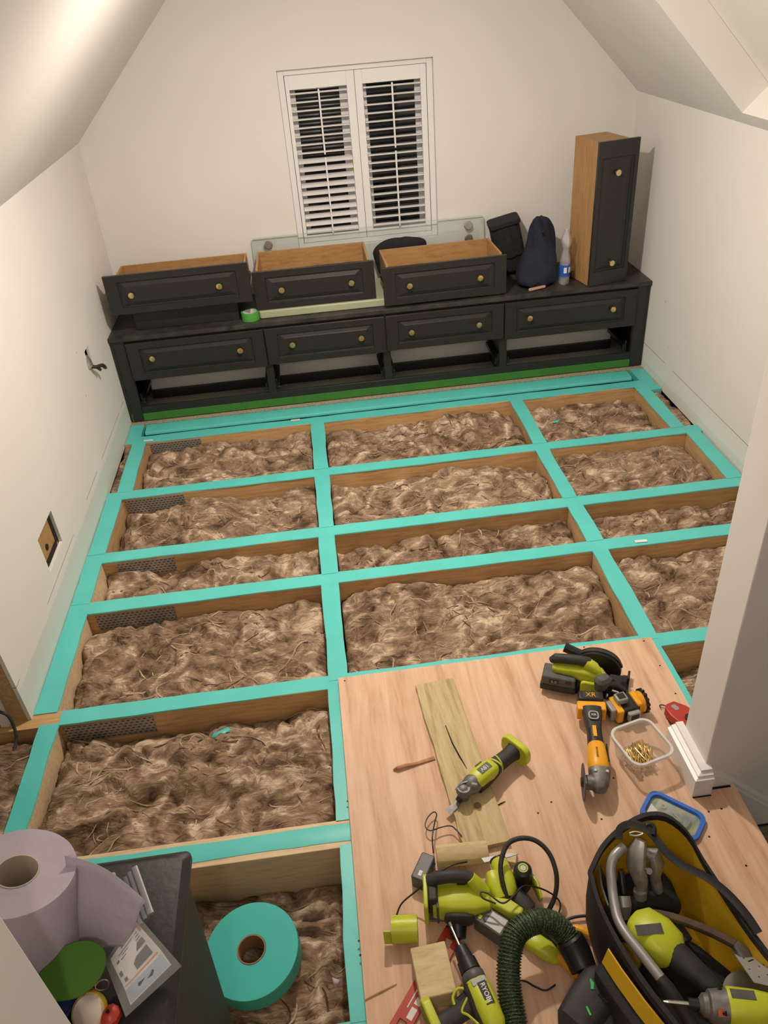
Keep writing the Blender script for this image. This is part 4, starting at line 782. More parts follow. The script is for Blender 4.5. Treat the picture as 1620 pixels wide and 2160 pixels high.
k = P(o, 'knob', M_blk, MB().at((.058, .062, 0)).lathe([(.020, 0), (.026, .02), (.027, .075), (.024, .094), (.016, .100), (.001, .100)], 24)); P(k, 'knob_badge', M_lime_pr, MB().at((.058, .062, .1002)).ring([(.010, 0), (.014, 0), (.014, .0015), (.010, .0015)], 24)); P(k, 'knob_centre', M_lgrey, MB().at((.058, .062, .1002)).lathe([(.0085, 0), (.0085, .001)], 18))
P(o, 'frame', M_rub, MB().sweep([(.075, .020, .030), (.10, .030, .035), (.135, .045, .035), (.17, .040, .028)], [(.026, .02), (.024, .024), (.024, .02), (.016, .016)], 14, 3.)); P(o, 'side_guard', M_lime, MB().sweep([(.055, .090, .030), (.085, .094, .034), (.12, .092, .026)], [(.006, .028), (.008, .030), (.005, .02)], 12, 2.5))
P(o, 'hand_guard', M_lime, MB().prism([(.098, -.050), (.12, -.052), (.155, -.020), (.172, .012), (.155, .026), (.12, .0)], .028, .082), .006, 3)
b = P(o, 'battery_pack', M_grey, MB().at((.150, -.062, .0), (0, 0, R(38))).prism(rrect(.088, .056, .008), .004, .060), .004); P(b, 'battery_top', M_lgrey, MB().at((.150, -.062, .0), (0, 0, R(38))).box((-.010, -.022, .0602), (.036, .022, .0615))); P(b, 'battery_clip', M_lime_pr, MB().at((.150, -.062, .0), (0, 0, R(38))).box((-.034, -.02, .0602), (-.026, -.008, .062)).box((-.034, .008, .0602), (-.026, .018, .062)))
# big black loop of hose-like cable, and the thin lead over it
cable('thick_cable', 'thick black cable looping upright over the tools', px_path([(1082, 1912, .06), (1063, 1872, .10), (1056, 1825, .13), (1070, 1782, .15), (1100, 1768, .16), (1133, 1775, .15), (1160, 1803, .13), (1174, 1848, .10), (1170, 1892, .06), (1152, 1930, .032)]), .0068, M_rub, n=10)
cable('thin_cable', 'thin black cable crossing the knob and hanging over the green hose', px_path([(1046, 1906, .125), (1018, 1894, .13), (1014, 1882, .13), (1030, 1885, .13), (1060, 1905, .13), (1085, 1888, .128), (1105, 1869, .128), (1140, 1874, .09), (1170, 1890, .07), (1182, 1908, .06), (1176, 1934, .05)]), .0024)
cable('thin_cable', 'thin black cable on the board under the green hose bend', px_path([(1082, 2067, .03), (1108, 2070, .025), (1130, 2082, .025), (1152, 2089, .025), (1172, 2077, .03)]), .0024)
cable('black_lead', 'black lead emerging from under the tool bag', px_path([(1192, 1942, .03), (1210, 1935, .032), (1236, 1932, .032), (1262, 1936, .03)]), .004)
# green ribbed hose with black cuff
hp = smooth(px_path([(1096, 2230, .06), (1086, 2160, .075), (1074, 2085, .095), (1075, 2015, .125), (1090, 1968, .14), (1128, 1944, .145), (1166, 1948, .13), (1192, 1970, .11), (1206, 1990, .10)]), 16)
dist = [0.0]
for i in range(1, len(hp)): dist.append(dist[-1]+(hp[i]-hp[i-1]).length)
# resample finely so that every rib is geometry
tot = dist[-1]; nrib = int(tot/.0075); pts_ = []; rad_ = []; j = 0
for i in range(nrib*4+1):
    d = tot*i/(nrib*4)
    while j < len(dist)-2 and dist[j+1] < d: j += 1
    f = (d-dist[j])/max(1e-9, dist[j+1]-dist[j]); pts_.append(hp[j].lerp(hp[j+1], f)); rad_.append(.0315 if i % 4 < 2 else .0275)
o = thing('ribbed_hose', 'dark green ribbed extractor hose arching to a black cuff', 'hose', (0, 0, 0))
def hose_mat():
    m, nt, b = nodes('hose_green'); b.inputs['Roughness'].default_value = .5; tc = N(nt, 'TexCoord'); v = N(nt, 'TexVoronoi', Scale=190.0); nt.links.new(tc.outputs['Object'], v.inputs[0])
    r = ramp(nt, [(.25, (.10, .17, .06)), (.5, (.018, .030, .015))]); nt.links.new(v.outputs['Distance'], r.inputs[0]); nt.links.new(r.outputs[0], b.inputs['Base Color']); return m
P(o, 'hose', hose_mat(), MB().sweep(pts_, rad_, 22))
cp = px_path([(1198, 1978, .108), (1218, 2012, .085), (1232, 2046, .075)]); P(o, 'cuff', M_blk, MB().sweep([cp[0], cp[0].lerp(cp[1], .15), cp[1], cp[2]], [.033, .038, .037, .034], 22))
# dark vacuum/extractor head at the bottom edge
e0 = at(1240, 2112, z=.12); o = thing('extractor_head', 'dark grey power tool case with bright green marks by the tool bag', 'extractor', (e0.x, e0.y, BT), (0, 0, R(38)))
P(o, 'body', M_rub, MB().sweep([(-.075, 0, .055), (-.055, 0, .058), (0, 0, .062), (.06, 0, .066), (.085, 0, .066)], [(.030, .030), (.046, .050), (.052, .056), (.052, .056), (.040, .042)], 20, 3.4)); P(o, 'front_lip', M_grey, MB().sweep([(-.070, -.020, .045), (-.04, -.048, .05), (.02, -.056, .05)], [(.008, .026), (.010, .03), (.008, .03)], 12, 3.))
P(o, 'green_mark', mat('bright_green', (.06, .50, .10), .4), MB().at((.03, .010, .1195), (0, 0, R(40))).prism([(-.010, -.003), (.004, -.005), (.014, .001), (.012, .004), (0, .003), (-.010, .004)], 0, .002).at((-.024, -.016, .1165), (0, 0, R(60))).prism([(-.010, -.003), (.010, -.002), (.010, .002), (-.010, .002)], 0, .002)); P(o, 'vent', M_blk, MB().box((.02, -.04, .118), (.05, -.012, .123)), .002)
# yellow/orange plastic pieces showing under the cuff
p = at(1186, 2025, z=.04); o = thing('yellow_hand_tool', 'yellow handled tool lying under the black hose cuff', 'hand tool', (p.x, p.y, BT), (0, 0, R(-52)))
P(o, 'handle', M_yell, MB().sweep([(-.055, 0, .014), (-.03, 0, .016), (0, 0, .016), (.04, 0, .014), (.06, 0, .012)], [(.006, .006), (.014, .013), (.012, .012), (.014, .013), (.006, .006)], 12)); P(o, 'jaw', M_blk, MB().sweep([(.055, 0, .012), (.09, .004, .012), (.11, .012, .010)], [(.010, .010), (.012, .008), (.004, .004)], 10, 3.))
p = at(1222, 1968, z=.03); o = thing('yellow_hand_tool', 'second yellow plastic handle beside the tool bag corner', 'hand tool', (p.x+.012, p.y, BT), (0, 0, R(-30)))
P(o, 'handle', M_yell, MB().sweep([(-.04, 0, .012), (-.02, 0, .014), (.02, 0, .014), (.04, 0, .010)], [(.006, .006), (.013, .012), (.014, .012), (.006, .006)], 12)); P(o, 'collar', M_blk, MB().cyl((.04, 0, .011), (.055, 0, .011), .009, .007, 12))
p = at(1140, 2000, z=.03); o = thing('lime_guard', 'lime plastic guard lying in the bend of the green hose', 'guard', (p.x, p.y, BT), (0, 0, R(-45)))
P(o, 'shell', M_lime, MB().sweep([(-.055, 0, .018), (-.03, 0, .022), (.02, 0, .022), (.05, 0, .014), (.06, 0, .010)], [(.018, .010), (.026, .020), (.026, .020), (.018, .012), (.006, .006)], 16, 2.8)); P(o, 'strap', M_blk, MB().sweep([(-.05, .026, .03), (0, .032, .034), (.05, .028, .026)], [(.008, .012), (.012, .016), (.008, .01)], 12, 3.))
# drill driver
d0, d1 = at(970, 2000, z=.085), at(1042, 2165, z=.085); o = thing('drill_driver', 'lime and black drill driver with a bit, at the lower edge', 'power tool'); set_frame(o, (d0.x, d0.y, BT+.076), d1-d0)
P(o, 'drill_bit', M_steel, MB().cyl((-.062, 0, 0), (.0, 0, 0), .003, n=8).cyl((-.066, 0, 0), (-.054, 0, 0), .0036, n=6)); P(o, 'chuck', M_blk, MB().at((0, 0, 0), (0, PI/2, 0)).lathe([(.010, 0), (.017, .004), (.021, .030), (.021, .038), (.025, .040), (.027, .070), (.024, .072)], 22))
P(o, 'torque_collar', M_grey, MB().at((.072, 0, 0), (0, PI/2, 0)).lathe([(.026, 0), (.030, .006), (.030, .022), (.028, .026)], 22)); P(o, 'motor_housing', M_lime, MB().sweep([(.096, 0, 0), (.105, 0, 0), (.16, 0, .002), (.20, 0, .002), (.215, 0, 0)], [(.028, .028), (.031, .031), (.031, .033), (.029, .031), (.022, .022)], 20, 2.8))
P(o, 'side_grip', M_rub, MB().sweep([(.10, -.012, -.004), (.14, -.016, -.006), (.21, -.014, -.004)], [(.024, .029), (.024, .031), (.020, .026)], 16, 2.8)); lb = P(o, 'brand_panel', M_blk, MB().box((.112, -.004, .0335), (.168, .018, .0345)), .0005); text_mesh('RYOBI', .0165, 'brand_text', M_wpr, lb, T4((.140, .007, .0350), (0, 0, 0)), bold=.0003)
P(o, 'lower_window', M_lgrey, MB().box((.10, -.016, .0305), (.116, .022, .0325)), .001)
P(o, 'handle', M_rub, MB().sweep([(.135, -.020, -.008), (.138, -.055, -.016), (.142, -.092, -.022), (.145, -.118, -.026)], [(.026, .022), (.022, .020), (.022, .020), (.026, .022)], 16, 2.5)); P(o, 'trigger', M_blk, MB().sweep([(.112, -.034, -.008), (.115, -.058, -.014)], [(.010, .010), (.009, .010)], 10)); P(o, 'trigger_guard', M_lime, MB().tube([(.105, -.028, .006), (.094, -.048, .002), (.104, -.066, -.004), (.122, -.070, -.006)], [.0035]*19, 8))
P(o, 'accent_stripe', M_lime, MB().tube([(.125, -.036, .010), (.145, -.060, .004), (.160, -.050, .006), (.19, -.036, .012)], [.003]*19, 6)); P(o, 'battery_mount', M_lime, MB().at((.140, -.132, -.024), (0, 0, R(3))).prism(rrect(.125, .072, .022), -.012, .012, 'y'), .005, 3); P(o, 'mount_socket', mat('lime_dark', (.20, .25, .012), .5), MB().at((.140, -.132, -.024), (0, 0, R(3))).prism(rrect(.10, .052, .016), -.0140, -.0122, 'y'))
# red spirit level
v0, v1 = at(842, 2165, z=.035), at(957, 1962, z=.035); o = thing('spirit_level', 'red box spirit level lying under the drill and timber block', 'spirit level'); set_frame(o, (v0.x, v0.y, BT), v1-v0)
Lv = (v1-v0).length; m = holed(-.35, Lv, -.026, .026, [(Lv-.062, Lv-.022, -.011, .011), (-.02, .02, -.011, .011)], lambda u, v, d: (u, v, .001+d), .0075); P(o, 'beam', M_redp, m); P(o, 'print', M_wpr, MB().box((.028, -.018, .0088), (.058, -.002, .0092)).box((.066, -.018, .0088), (.084, -.002, .0092)).box((.05, .006, .0088), (.10, .009, .0092)))
P(o, 'end_cap', M_blk, MB().box((Lv, -.026, .0005), (Lv+.006, .026, .009)), .001)
# ------------------------------------------------------------------ tool bag
BZ = BT+.0005
rim = [(.512, 1.075, .275), (.560, 1.128, .285), (.620, 1.165, .296), (.690, 1.188, .305), (.750, 1.180, .305), (.790, 1.130, .295), (.802, 1.055, .285), (.822, .940, .280), (.850, .820, .275), (.895, .690, .270), (.930, .560, .265), (.900, .440, .265), (.800, .390, .265), (.720, .430, .265), (.650, .560, .265), (.590, .690, .268), (.545, .800, .270), (.520, .890, .272), (.506, .990, .272)]
rs = smooth([Vector(p_) for p_ in rim+[rim[0]]], 3)[:-1]; cen = sum(rs, Vector())/len(rs)
def bag_ring(f, z, grow=0.):
    out = []
    for p_ in rs:
        d = Vector((p_.x-cen.x, p_.y-cen.y, 0)); n_ = d.normalized(); out.append(Vector((cen.x+d.x*f, cen.y+d.y*f, BZ+(p_.z-BZ)*z))+n_*grow)
    return out
bag = thing('tool_bag', 'open black tool bag with a yellow lining full of tools', 'tool bag', (cen.x, cen.y, BZ)); off = Vector((-cen.x, -cen.y, -BZ))
def bagp(name, mt, mb, bev=0):
    for i in range(len(mb.v)): mb.v[i] = mb.v[i]+off
    return P(bag, name, mt, mb, bev)
M_bagout = mat('bag_black', (.016, .015, .015), .7, var=.25, scale=70, bump=.4, bscale=250); M_bagin = mat('bag_yellow', (.72, .45, .016), .6, var=.10, scale=8, bump=.3, bscale=40)
m = MB(); m.loft([bag_ring(.90, 0), bag_ring(.97, .12), bag_ring(1.0, .55), bag_ring(1.0, .98), bag_ring(1.0, 1.0)], caps=False); m.add(bag_ring(.90, 0), [tuple(range(len(rs)))]); bagp('outer_shell', M_bagout, m)
m = MB(); m.loft([bag_ring(.88, .05), bag_ring(.95, .14, -.003), bag_ring(1.0, .55, -.006), bag_ring(1.0, .99, -.006)], caps=False); m.add(bag_ring(.88, .05), [tuple(range(len(rs)))]); bagp('lining', M_bagin, m)
bagp('rim_binding', M_bagout, MB().loft([[q_ + (q_-Vector((cen.x, cen.y, q_.z))).normalized()*(-.004)+Vector((0, 0, 0)) for q_ in []] or bag_ring(1., 1., .004), bag_ring(1., 1.025, .003), bag_ring(1., 1.025, -.009), bag_ring(1., .95, -.009), bag_ring(1., .95, .004)], closed=True))
# left outer pocket with yellow inside and a grey item, as in the photo
lw = [Vector((.507, .90, 0)), Vector((.522, .85, 0)), Vector((.548, .78, 0)), Vector((.592, .68, 0)), Vector((.65, .55, 0))]
m = MB(); m.loft([[p_+Vector((-.004, -.002, .05)) for p_ in lw]+[p_+Vector((-.034, -.018, .05)) for p_ in reversed(lw)], [p_+Vector((-.004, -.002, .20)) for p_ in lw]+[p_+Vector((-.040, -.020, .185)) for p_ in reversed(lw)]], caps=True); bagp('side_pocket', M_bagout, m, .003)
m = MB(); m.loft([[p_+Vector((-.0045, -.002, .2005)) for p_ in lw]+[p_+Vector((-.020, -.011, .2005)) for p_ in reversed(lw)], [p_+Vector((-.004, -.002, .246)) for p_ in lw]+[p_+Vector((-.007, -.004, .246)) for p_ in reversed(lw)]]); bagp('pocket_flap', M_bagin, m)
# webbing handle lying along the far rim, with clip
sp = px_path([(1305, 1770, .315), (1308, 1748, .325), (1330, 1738, .332), (1358, 1745, .335), (1380, 1765, .33), (1402, 1795, .325), (1440, 1825, .32), (1490, 1850, .315), (1535, 1885, .31), (1575, 1930, .30), (1600, 1968, .295)])
bagp('webbing_handle', M_blk, MB().sweep(smooth(sp, 6), (.010, .0025), 8, 4.)); bagp('carabiner', M_steel, MB().tube(px_path([(1327, 1757, .335), (1340, 1754, .338), (1356, 1758, .336), (1342, 1763, .334), (1328, 1761, .335)]), [.0022]*25, 6))
cl = px_path([(1362, 1742, .338), (1372, 1738, .34), (1380, 1748, .338), (1378, 1762, .336)]); bagp('swivel_clip', M_blk, MB().tube(cl, [.006]*19, 8))
def in_bag(name, label, cat, loc=(0, 0, 0)): return thing(name, label, cat, loc)
# contents: caulking gun tube, pliers, saws
o = thing('pry_bar', 'grey bent steel bar with a dark grip inside the tool bag', 'pry bar'); M_bar = mat('bar_grey', (.34, .33, .33), .4, metal=.35)
P(o, 'bar', M_bar, MB().sweep(smooth(px_path([(1316, 1786, .29), (1296, 1806, .285), (1289, 1830, .27), (1291, 1870, .25), (1296, 1905, .245), (1304, 1940, .245), (1322, 1972, .25), (1352, 2010, .255), (1395, 2065, .26)]), 6), [(.0125, .0125)]*49, 12)); P(o, 'grip', M_rub, MB().sweep(px_path([(1392, 2061, .26), (1412, 2088, .25), (1446, 2140, .200), (1480, 2200, .185)]), [.013, .016, .016, .015], 14))
M_pl = mat('plier_metal', (.40, .38, .36), .38, metal=.6, var=.3, scale=40)
o = thing('adjustable_pliers', 'worn grey pipe pliers standing in the far end of the tool bag', 'pliers')
P(o, 'jaw', M_pl, MB().sweep(px_path([(1352, 1772, .30), (1344, 1795, .28), (1342, 1825, .25), (1352, 1860, .21), (1356, 1885, .17)]), [(.014, .014), (.024, .017), (.025, .017), (.018, .014), (.012, .012)], 12, 3.)); P(o, 'jaw', M_pl, MB().sweep(px_path([(1362, 1800, .27), (1378, 1802, .27), (1386, 1822, .25), (1382, 1850, .21), (1388, 1880, .17)]), [(.012, .012), (.019, .015), (.019, .015), (.014, .012), (.012, .012)], 12, 3.)); P(o, 'pivot', M_steel, MB().cyl(at(1366, 1836, z=.262), at(1370, 1838, z=.27), .008)); P(o, 'collar', M_lgrey, MB().cyl(at(1350, 1878, z=.19), at(1350, 1892, z=.17), .017, .018))
o = thing('screw_clamp', 'pale grey clamp with black screw handle beside the grey bar', 'clamp')
P(o, 'clamp_body', M_lgrey, MB().sweep(px_path([(1316, 1890, .20), (1318, 1908, .19), (1320, 1935, .15)]), [(.016, .012), (.017, .013), (.010, .010)], 12, 3.)); P(o, 'screw_handle', M_blk, MB().sweep(px_path([(1310, 1838, .235), (1312, 1862, .22), (1315, 1885, .205)]), [.008, .010, .008], 12))
o = thing('hand_saw', 'dark saw blade tucked along the left side of the tool bag', 'saw'); q0 = px_path([(1262, 1825, .26), (1268, 1870, .24), (1282, 1912, .22), (1290, 1912, .12), (1278, 1860, .12)]); P(o, 'blade', M_metal, MB().loft([[q_ for q_ in q0], [q_+Vector((.004, 0, .001)) for q_ in q0]]))
P(o, 'handle', M_rub, MB().sweep([q0[2], q0[2]+Vector((.01, -.03, -.01)), q0[2]+Vector((.025, -.07, -.04))], [(.008, .02), (.010, .026), (.008, .02)], 10, 3.))
i0 = at(1392, 1990, z=.21); o = thing('palm_sander', 'lime palm tool with a dark handle lying inside the tool bag', 'power tool'); set_frame(o, (i0.x, i0.y, .210), at(1510, 2090, z=.210)-i0); o.scale = (1.18,)*3
P(o, 'head', M_lime, MB().sweep([(-.060, 0, -.004), (-.048, 0, 0), (-.01, 0, .004), (.022, 0, .002), (.036, 0, -.002)], [(.026, .026), (.042, .036), (.047, .040), (.042, .036), (.028, .026)], 20, 2.8)); P(o, 'handle', M_rub, MB().sweep([(.02, 0, .006), (.045, 0, .008), (.08, 0, .006), (.115, 0, .0), (.135, 0, -.004)], [(.030, .028), (.028, .026), (.024, .022), (.022, .02), (.016, .016)], 16)); P(o, 'label_panel', M_grey, MB().at((-.020, -.012, .0435), (R(8), 0, R(52))).box((-.030, -.010, 0), (.024, .010, .0014))); P(o, 'pad', M_rub, MB().sweep([(-.03, .03, -.022), (0, .048, -.016), (.03, .04, -.018)], [(.03, .014), (.034, .018), (.026, .014)], 12)); P(o, 'rear_accent', M_lime, MB().sweep([(.118, -.016, .006), (.150, -.010, .004)], [(.010, .010), (.006, .006)], 10))
o = thing('wrecking_bar', 'brown rusty bar lying along the right lining of the tool bag', 'bar'); P(o, 'bar', mat('rusty', (.085, .055, .032), .7, var=.4, scale=30), MB().sweep(smooth(px_path([(1338, 1942, .20), (1370, 1928, .225), (1420, 1936, .225), (1490, 1962, .225), (1550, 1992, .225)]), 5), [(.010, .012)]*21, 10, 3.)); P(o, 'claw', M_cast, MB().sweep(px_path([(1550, 1992, .225), (1568, 2008, .222), (1580, 2030, .21)]), [(.010, .012), (.016, .008), (.018, .003)], 10, 3.))
o = thing('dark_tool_roll', 'dark fabric tool roll filling the bottom of the tool bag', 'tool roll', (.728, .755, .118), (0, 0, R(-62))); soft('roll', [(0, 0, -.075, .18, .090, 3), (0, 0, -.045, .20, .115, 3), (0, 0, .02, .205, .118, 3), (0, 0, .042, .19, .105, 2.6), (0, 0, .046, .08, .05, 2.4)], M_cloth, o, 12, .010, 26)
o = thing('dark_filler', 'black cloth pouch added to darken the far end of the tool bag', 'filler', (.668, 1.062, BZ+.018)); soft('filler', [(0, 0, 0, .075, .055, 2.6), (0, 0, .04, .092, .066, 2.6), (0, 0, .11, .092, .066, 2.6), (0, 0, .135, .075, .05, 2.4), (0, 0, .138, .03, .03, 2)], M_cloth, o, 21, .008, 24)  # invented soft form, added to make the bag's far end dark
# impact driver at the lower right
n0 = at(1462, 2118, z=.255); o = thing('impact_driver', 'lime impact driver with a silver nose, lower right in the tool bag', 'power tool'); set_frame(o, n0, at(1600, 2132, z=.255)-n0)
P(o, 'bit', M_steel, MB().cyl((-.054, 0, 0), (-.006, 0, 0), .0042, n=6).cyl((-.064, 0, 0), (-.052, 0, 0), .002, .004, 6)); P(o, 'bit_chuck', M_blk, MB().cyl((-.010, 0, 0), (.014, 0, 0), .012, .013, 18)); P(o, 'hammer_case', M_cast, MB().at((.012, 0, 0), (0, PI/2, 0)).lathe([(.014, 0), (.018, .004), (.024, .008), (.026, .018), (.033, .022), (.037, .046), (.039, .062)], 26)); P(o, 'warning_label', mat('orange_label', (.55, .13, .03), .5), MB().at((.052, -.0245, .0288), (R(40), 0, 0)).box((-.008, -.008, 0), (.008, .006, .0012)))
P(o, 'motor_housing', M_lime, MB().sweep([(.070, 0, 0), (.078, 0, 0), (.13, 0, .001), (.165, 0, 0)], [(.038, .039), (.040, .041), (.038, .040), (.034, .036)], 22, 2.6)); P(o, 'rear_cap', M_grey, MB().sweep([(.160, 0, 0), (.175, 0, 0), (.195, 0, 0)], [(.035, .037), (.034, .036), (.022, .024)], 20, 2.6)); P(o, 'top_panel', M_grey, MB().at((.098, .012, .0385), (R(-12), 0, 0)).box((-.022, -.010, 0), (.030, .012, .0018)), .0008); P(o, 'vent_rib', M_lime, MB().at((.176, 0, 0), (0, PI/2, 0)).ring([(.0365, 0), (.0380, 0), (.0380, .003), (.0365, .003)], 24).at((.186, 0, 0), (0, PI/2, 0)).ring([(.031, 0), (.033, 0), (.033, .003), (.031, .003)], 24)); P(o, 'handle', M_rub, MB().sweep([(.12, .0, -.03), (.125, .0, -.07), (.13, .0, -.12)], [(.024, .022), (.021, .020), (.024, .022)], 14))
for k in range(2): P(o, 'case_bolt', M_blk, MB().cyl((.055, (-.024, .026)[k], .026), (.060, (-.026, .028)[k], .030), .005, n=8))
# perforated bracket and saw blade
f0 = at(1592, 2035, z=.235); o = thing('nail_plate_bracket', 'pale grey perforated metal bracket standing in the tool bag', 'bracket', f0, (R(-38), R(4), R(-14)))
M_galv = mat('galvanised', (.42, .42, .41), .5, metal=.35, var=.06, scale=20); P(o, 'plate', M_galv, MB().prism([(-.032, -.085), (.045, -.10), (.050, .058), (.016, .062), (-.004, .072), (-.034, .060)], 0, .002))
hm2 = MB()
for (x, y) in ((-.018, .02), (.006, -.01), (.020, .0), (-.022, -.03), (.012, -.045), (.03, -.03), (-.012, -.06), (.03, .02)): hm2.at((x, y, .0021)).lathe([(.0022, 0), (.0022, .0003)], 8)
hm2.at((-.006, .036, .0021), (0, 0, R(14))).box((-.010, -.0015, 0), (.010, .0015, .0004)); hm2.at((-.004, .014, .0021), (0, 0, R(42))).box((-.011, -.002, 0), (.011, .002, .0004)); P(o, 'punched_hole', M_blk, hm2)
f1 = at(1548, 2062, z=.215); o = thing('saw_blade', 'shiny circular saw blade beneath the perforated bracket', 'saw blade', (f1.x+.02, f1.y-.035, .19), (R(12), 0, 0)); P(o, 'disc', M_steel, MB().lathe([(.055, 0), (.055, .0015)], 40)); P(o, 'bore', M_blk, MB().at((0, 0, .0016)).lathe([(.010, 0), (.010, .0004)], 16))
# ------------------------------------------------------------------ big roll of teal tape on the insulation
t0 = at(532, 2000, z=-.055); o = thing('teal_tape_roll', 'large roll of teal joist tape lying on the insulation', 'tape roll', (t0.x, t0.y, t0.z-.064), (R(3), R(-2), 0))
M_rollface = mat('teal_roll_side', (.045, .47, .42), .42, var=.03, scale=6)
P(o, 'tape', M_rollface, MB().ring([(.041, 0), (.134, 0), (.134, .064), (.041, .0645)], 80), .0015); P(o, 'core', mat('cardboard', (.30, .17, .08), .8), MB().ring([(.0375, .001), (.0408, .001), (.0408, .066), (.0375, .066)], 48))
p = at(722, 2062, z=-.03); o = thing('paper_scrap', 'small lilac paper scrap beside the taped joist', 'paper', (p.x-.02, p.y, -.05), (R(20), R(-20), R(30))); q_ = MB().add([(-.012, -.012, 0), (.012, -.004, .003), (0, .016, 0)], [(0, 1, 2)]); P(o, 'scrap', mat('lilac_paper', (.50, .46, .56), .9), q_).modifiers.new('s', 'SOLIDIFY').thickness = .0006
# ------------------------------------------------------------------ tall black storage box with clutter (lower left)
BXT = .80
o = thing('storage_box', 'tall black plastic box at the lower left carrying a paper roll', 'box', (-.64, .78, .002))
M_box = mat('box_black', (.015, .0142, .0135), .5, var=.35, scale=14, bump=.2, bscale=60)
P(o, 'body', M_box, MB().loft([rr3(.44, .28, .015, 0), rr3(.455, .30, .018, .3), rr3(.485, .318, .02, .765)]), .002); P(o, 'lid', M_box, MB().loft([rr3(.505, .332, .012, .766), rr3(.515, .338, .012, .772), rr3(.515, .338, .012, .786), rr3(.490, .315, .02, BXT-.002)]), .002)
LZ = BXT+.0025
# paper roll
M_lil = mat('lilac_tissue', (.43, .385, .455), .9, var=.04, scale=12, bump=.35, bscale=70)
rp = at(36, 1838, z=1.045); bp_ = at(47, 2022, z=.852); ax = rp-bp_; RH = ax.length
o = thing('paper_roll', 'large lilac paper towel roll leaning on the black box', 'paper roll', bp_); o.rotation_euler = ax.to_track_quat('Z', 'Y').to_euler()
P(o, 'paper', M_lil, MB().ring([(.034, 0), (.092, 0), (.0925, .02), (.0915, RH*.5), (.0925, RH-.01), (.090, RH), (.055, RH-.003), (.034, RH)], 56)); P(o, 'core', mat('core_cream', (.50, .44, .36), .9), MB().ring([(.0318, .001), (.0338, .001), (.0338, RH+.001), (.0318, RH+.001)], 40))
# loose sheet pulled off the roll
e = [at(136, 1805, z=1.043), at(306, 1898, z=.965), at(262, 2000, z=.845), at(150, 2015, z=LZ+.02)]
nx, ny = 14, 12; vs_ = []; rnd = random.Random(3)
for i in range(nx+1):
    for j in range(ny+1):
        u, v = i/nx, j/ny; a = e[0].lerp(e[1], u); b = e[3].lerp(e[2], u); q_ = a.lerp(b, v); q_ = q_+Vector((.004*math.sin(v*9+u*3), .010*math.sin(u*PI)*(1-v)-.006*math.sin(v*PI), .006*math.sin(u*5+v*4)+.003*math.sin(v*21))); vs_.append(ax.to_track_quat('Z', 'Y').to_matrix().inverted() @ (q_-bp_))
sh = P(o, 'loose_sheet', M_lil, MB().add(vs_, [(i*(ny+1)+j, (i+1)*(ny+1)+j, (i+1)*(ny+1)+j+1, i*(ny+1)+j+1) for i in range(nx) for j in range(ny)])); sh.modifiers.new('s', 'SOLIDIFY').thickness = .0008
# clear packet with printed card
def plane_pts(pts, z, lift=0): return [at(x, y, z=z+lift) for x, y in pts]
pc = [at(*q_, z=zz) for q_, zz in (((288, 1928), .862), ((384, 2038), .815), ((266, 2146), .815), ((222, 2030), .84))]
o = thing('card_packet', 'clear hanging packet with a printed white card on the black box', 'packet', pc[3]); 
def quad_at(par, name, mt, poly, lift, th=.0006):
    a, b, c, d = pc; nrm = (b-a).cross(d-a).normalized(); nrm = nrm if nrm.z > 0 else -nrm
    def uv(u, v): return a.lerp(b, u).lerp(d.lerp(c, u), v)+nrm*lift-par.location
    ps = [uv(*q_) for q_ in poly]; m = MB().loft([ps, [p_+nrm*th for p_ in ps]]); return P(par, name, mt, m)
quad_at(o, 'sleeve', M_film, [(0, 0), (1, 0), (1, 1), (0, 1)], .0035); cdp = quad_at(o, 'card', M_paper, [(.06, .10), (.62, .08), (.88, .10), (.90, .88), (.62, .86), (.06, .88)], .001)
M_ink = mat('ink_grey', (.16, .16, .18), .7); M_blu2 = mat('card_blue', (.42, .50, .62), .6); M_ora = mat('card_orange', (.60, .25, .13), .6)
quad_at(o, 'card_band', M_blu2, [(.66, .12), (.86, .12), (.88, .86), (.66, .86)], .0018, .0003); quad_at(o, 'stripe', M_ora, [(.60, .14), (.62, .14), (.62, .84), (.60, .84)], .0018, .0003)
for (u0, v0, u1, v1) in ((.10, .2, .12, .6), (.15, .2, .165, .7), (.19, .2, .205, .65), (.23, .2, .245, .7), (.27, .18, .36, .45), (.40, .2, .56, .55), (.30, .55, .34, .60), (.44, .66, .48, .71), (.50, .74, .56, .80), (.20, .74, .24, .80), (.36, .78, .44, .84)): quad_at(o, 'print', M_ink, [(u0, v0), (u1, v0), (u1, v1), (u0, v1)], .0018, .0003)
quad_at(o, 'hang_slot', M_blk, [(.72, .36), (.76, .34), (.80, .40), (.78, .50), (.80, .60), (.76, .66), (.72, .64), (.74, .5)], .0022, .0004); quad_at(o, 'header_print', M_ora, [(.10, .10), (.20, .10), (.20, .16), (.10, .16)], .0018, .0003)
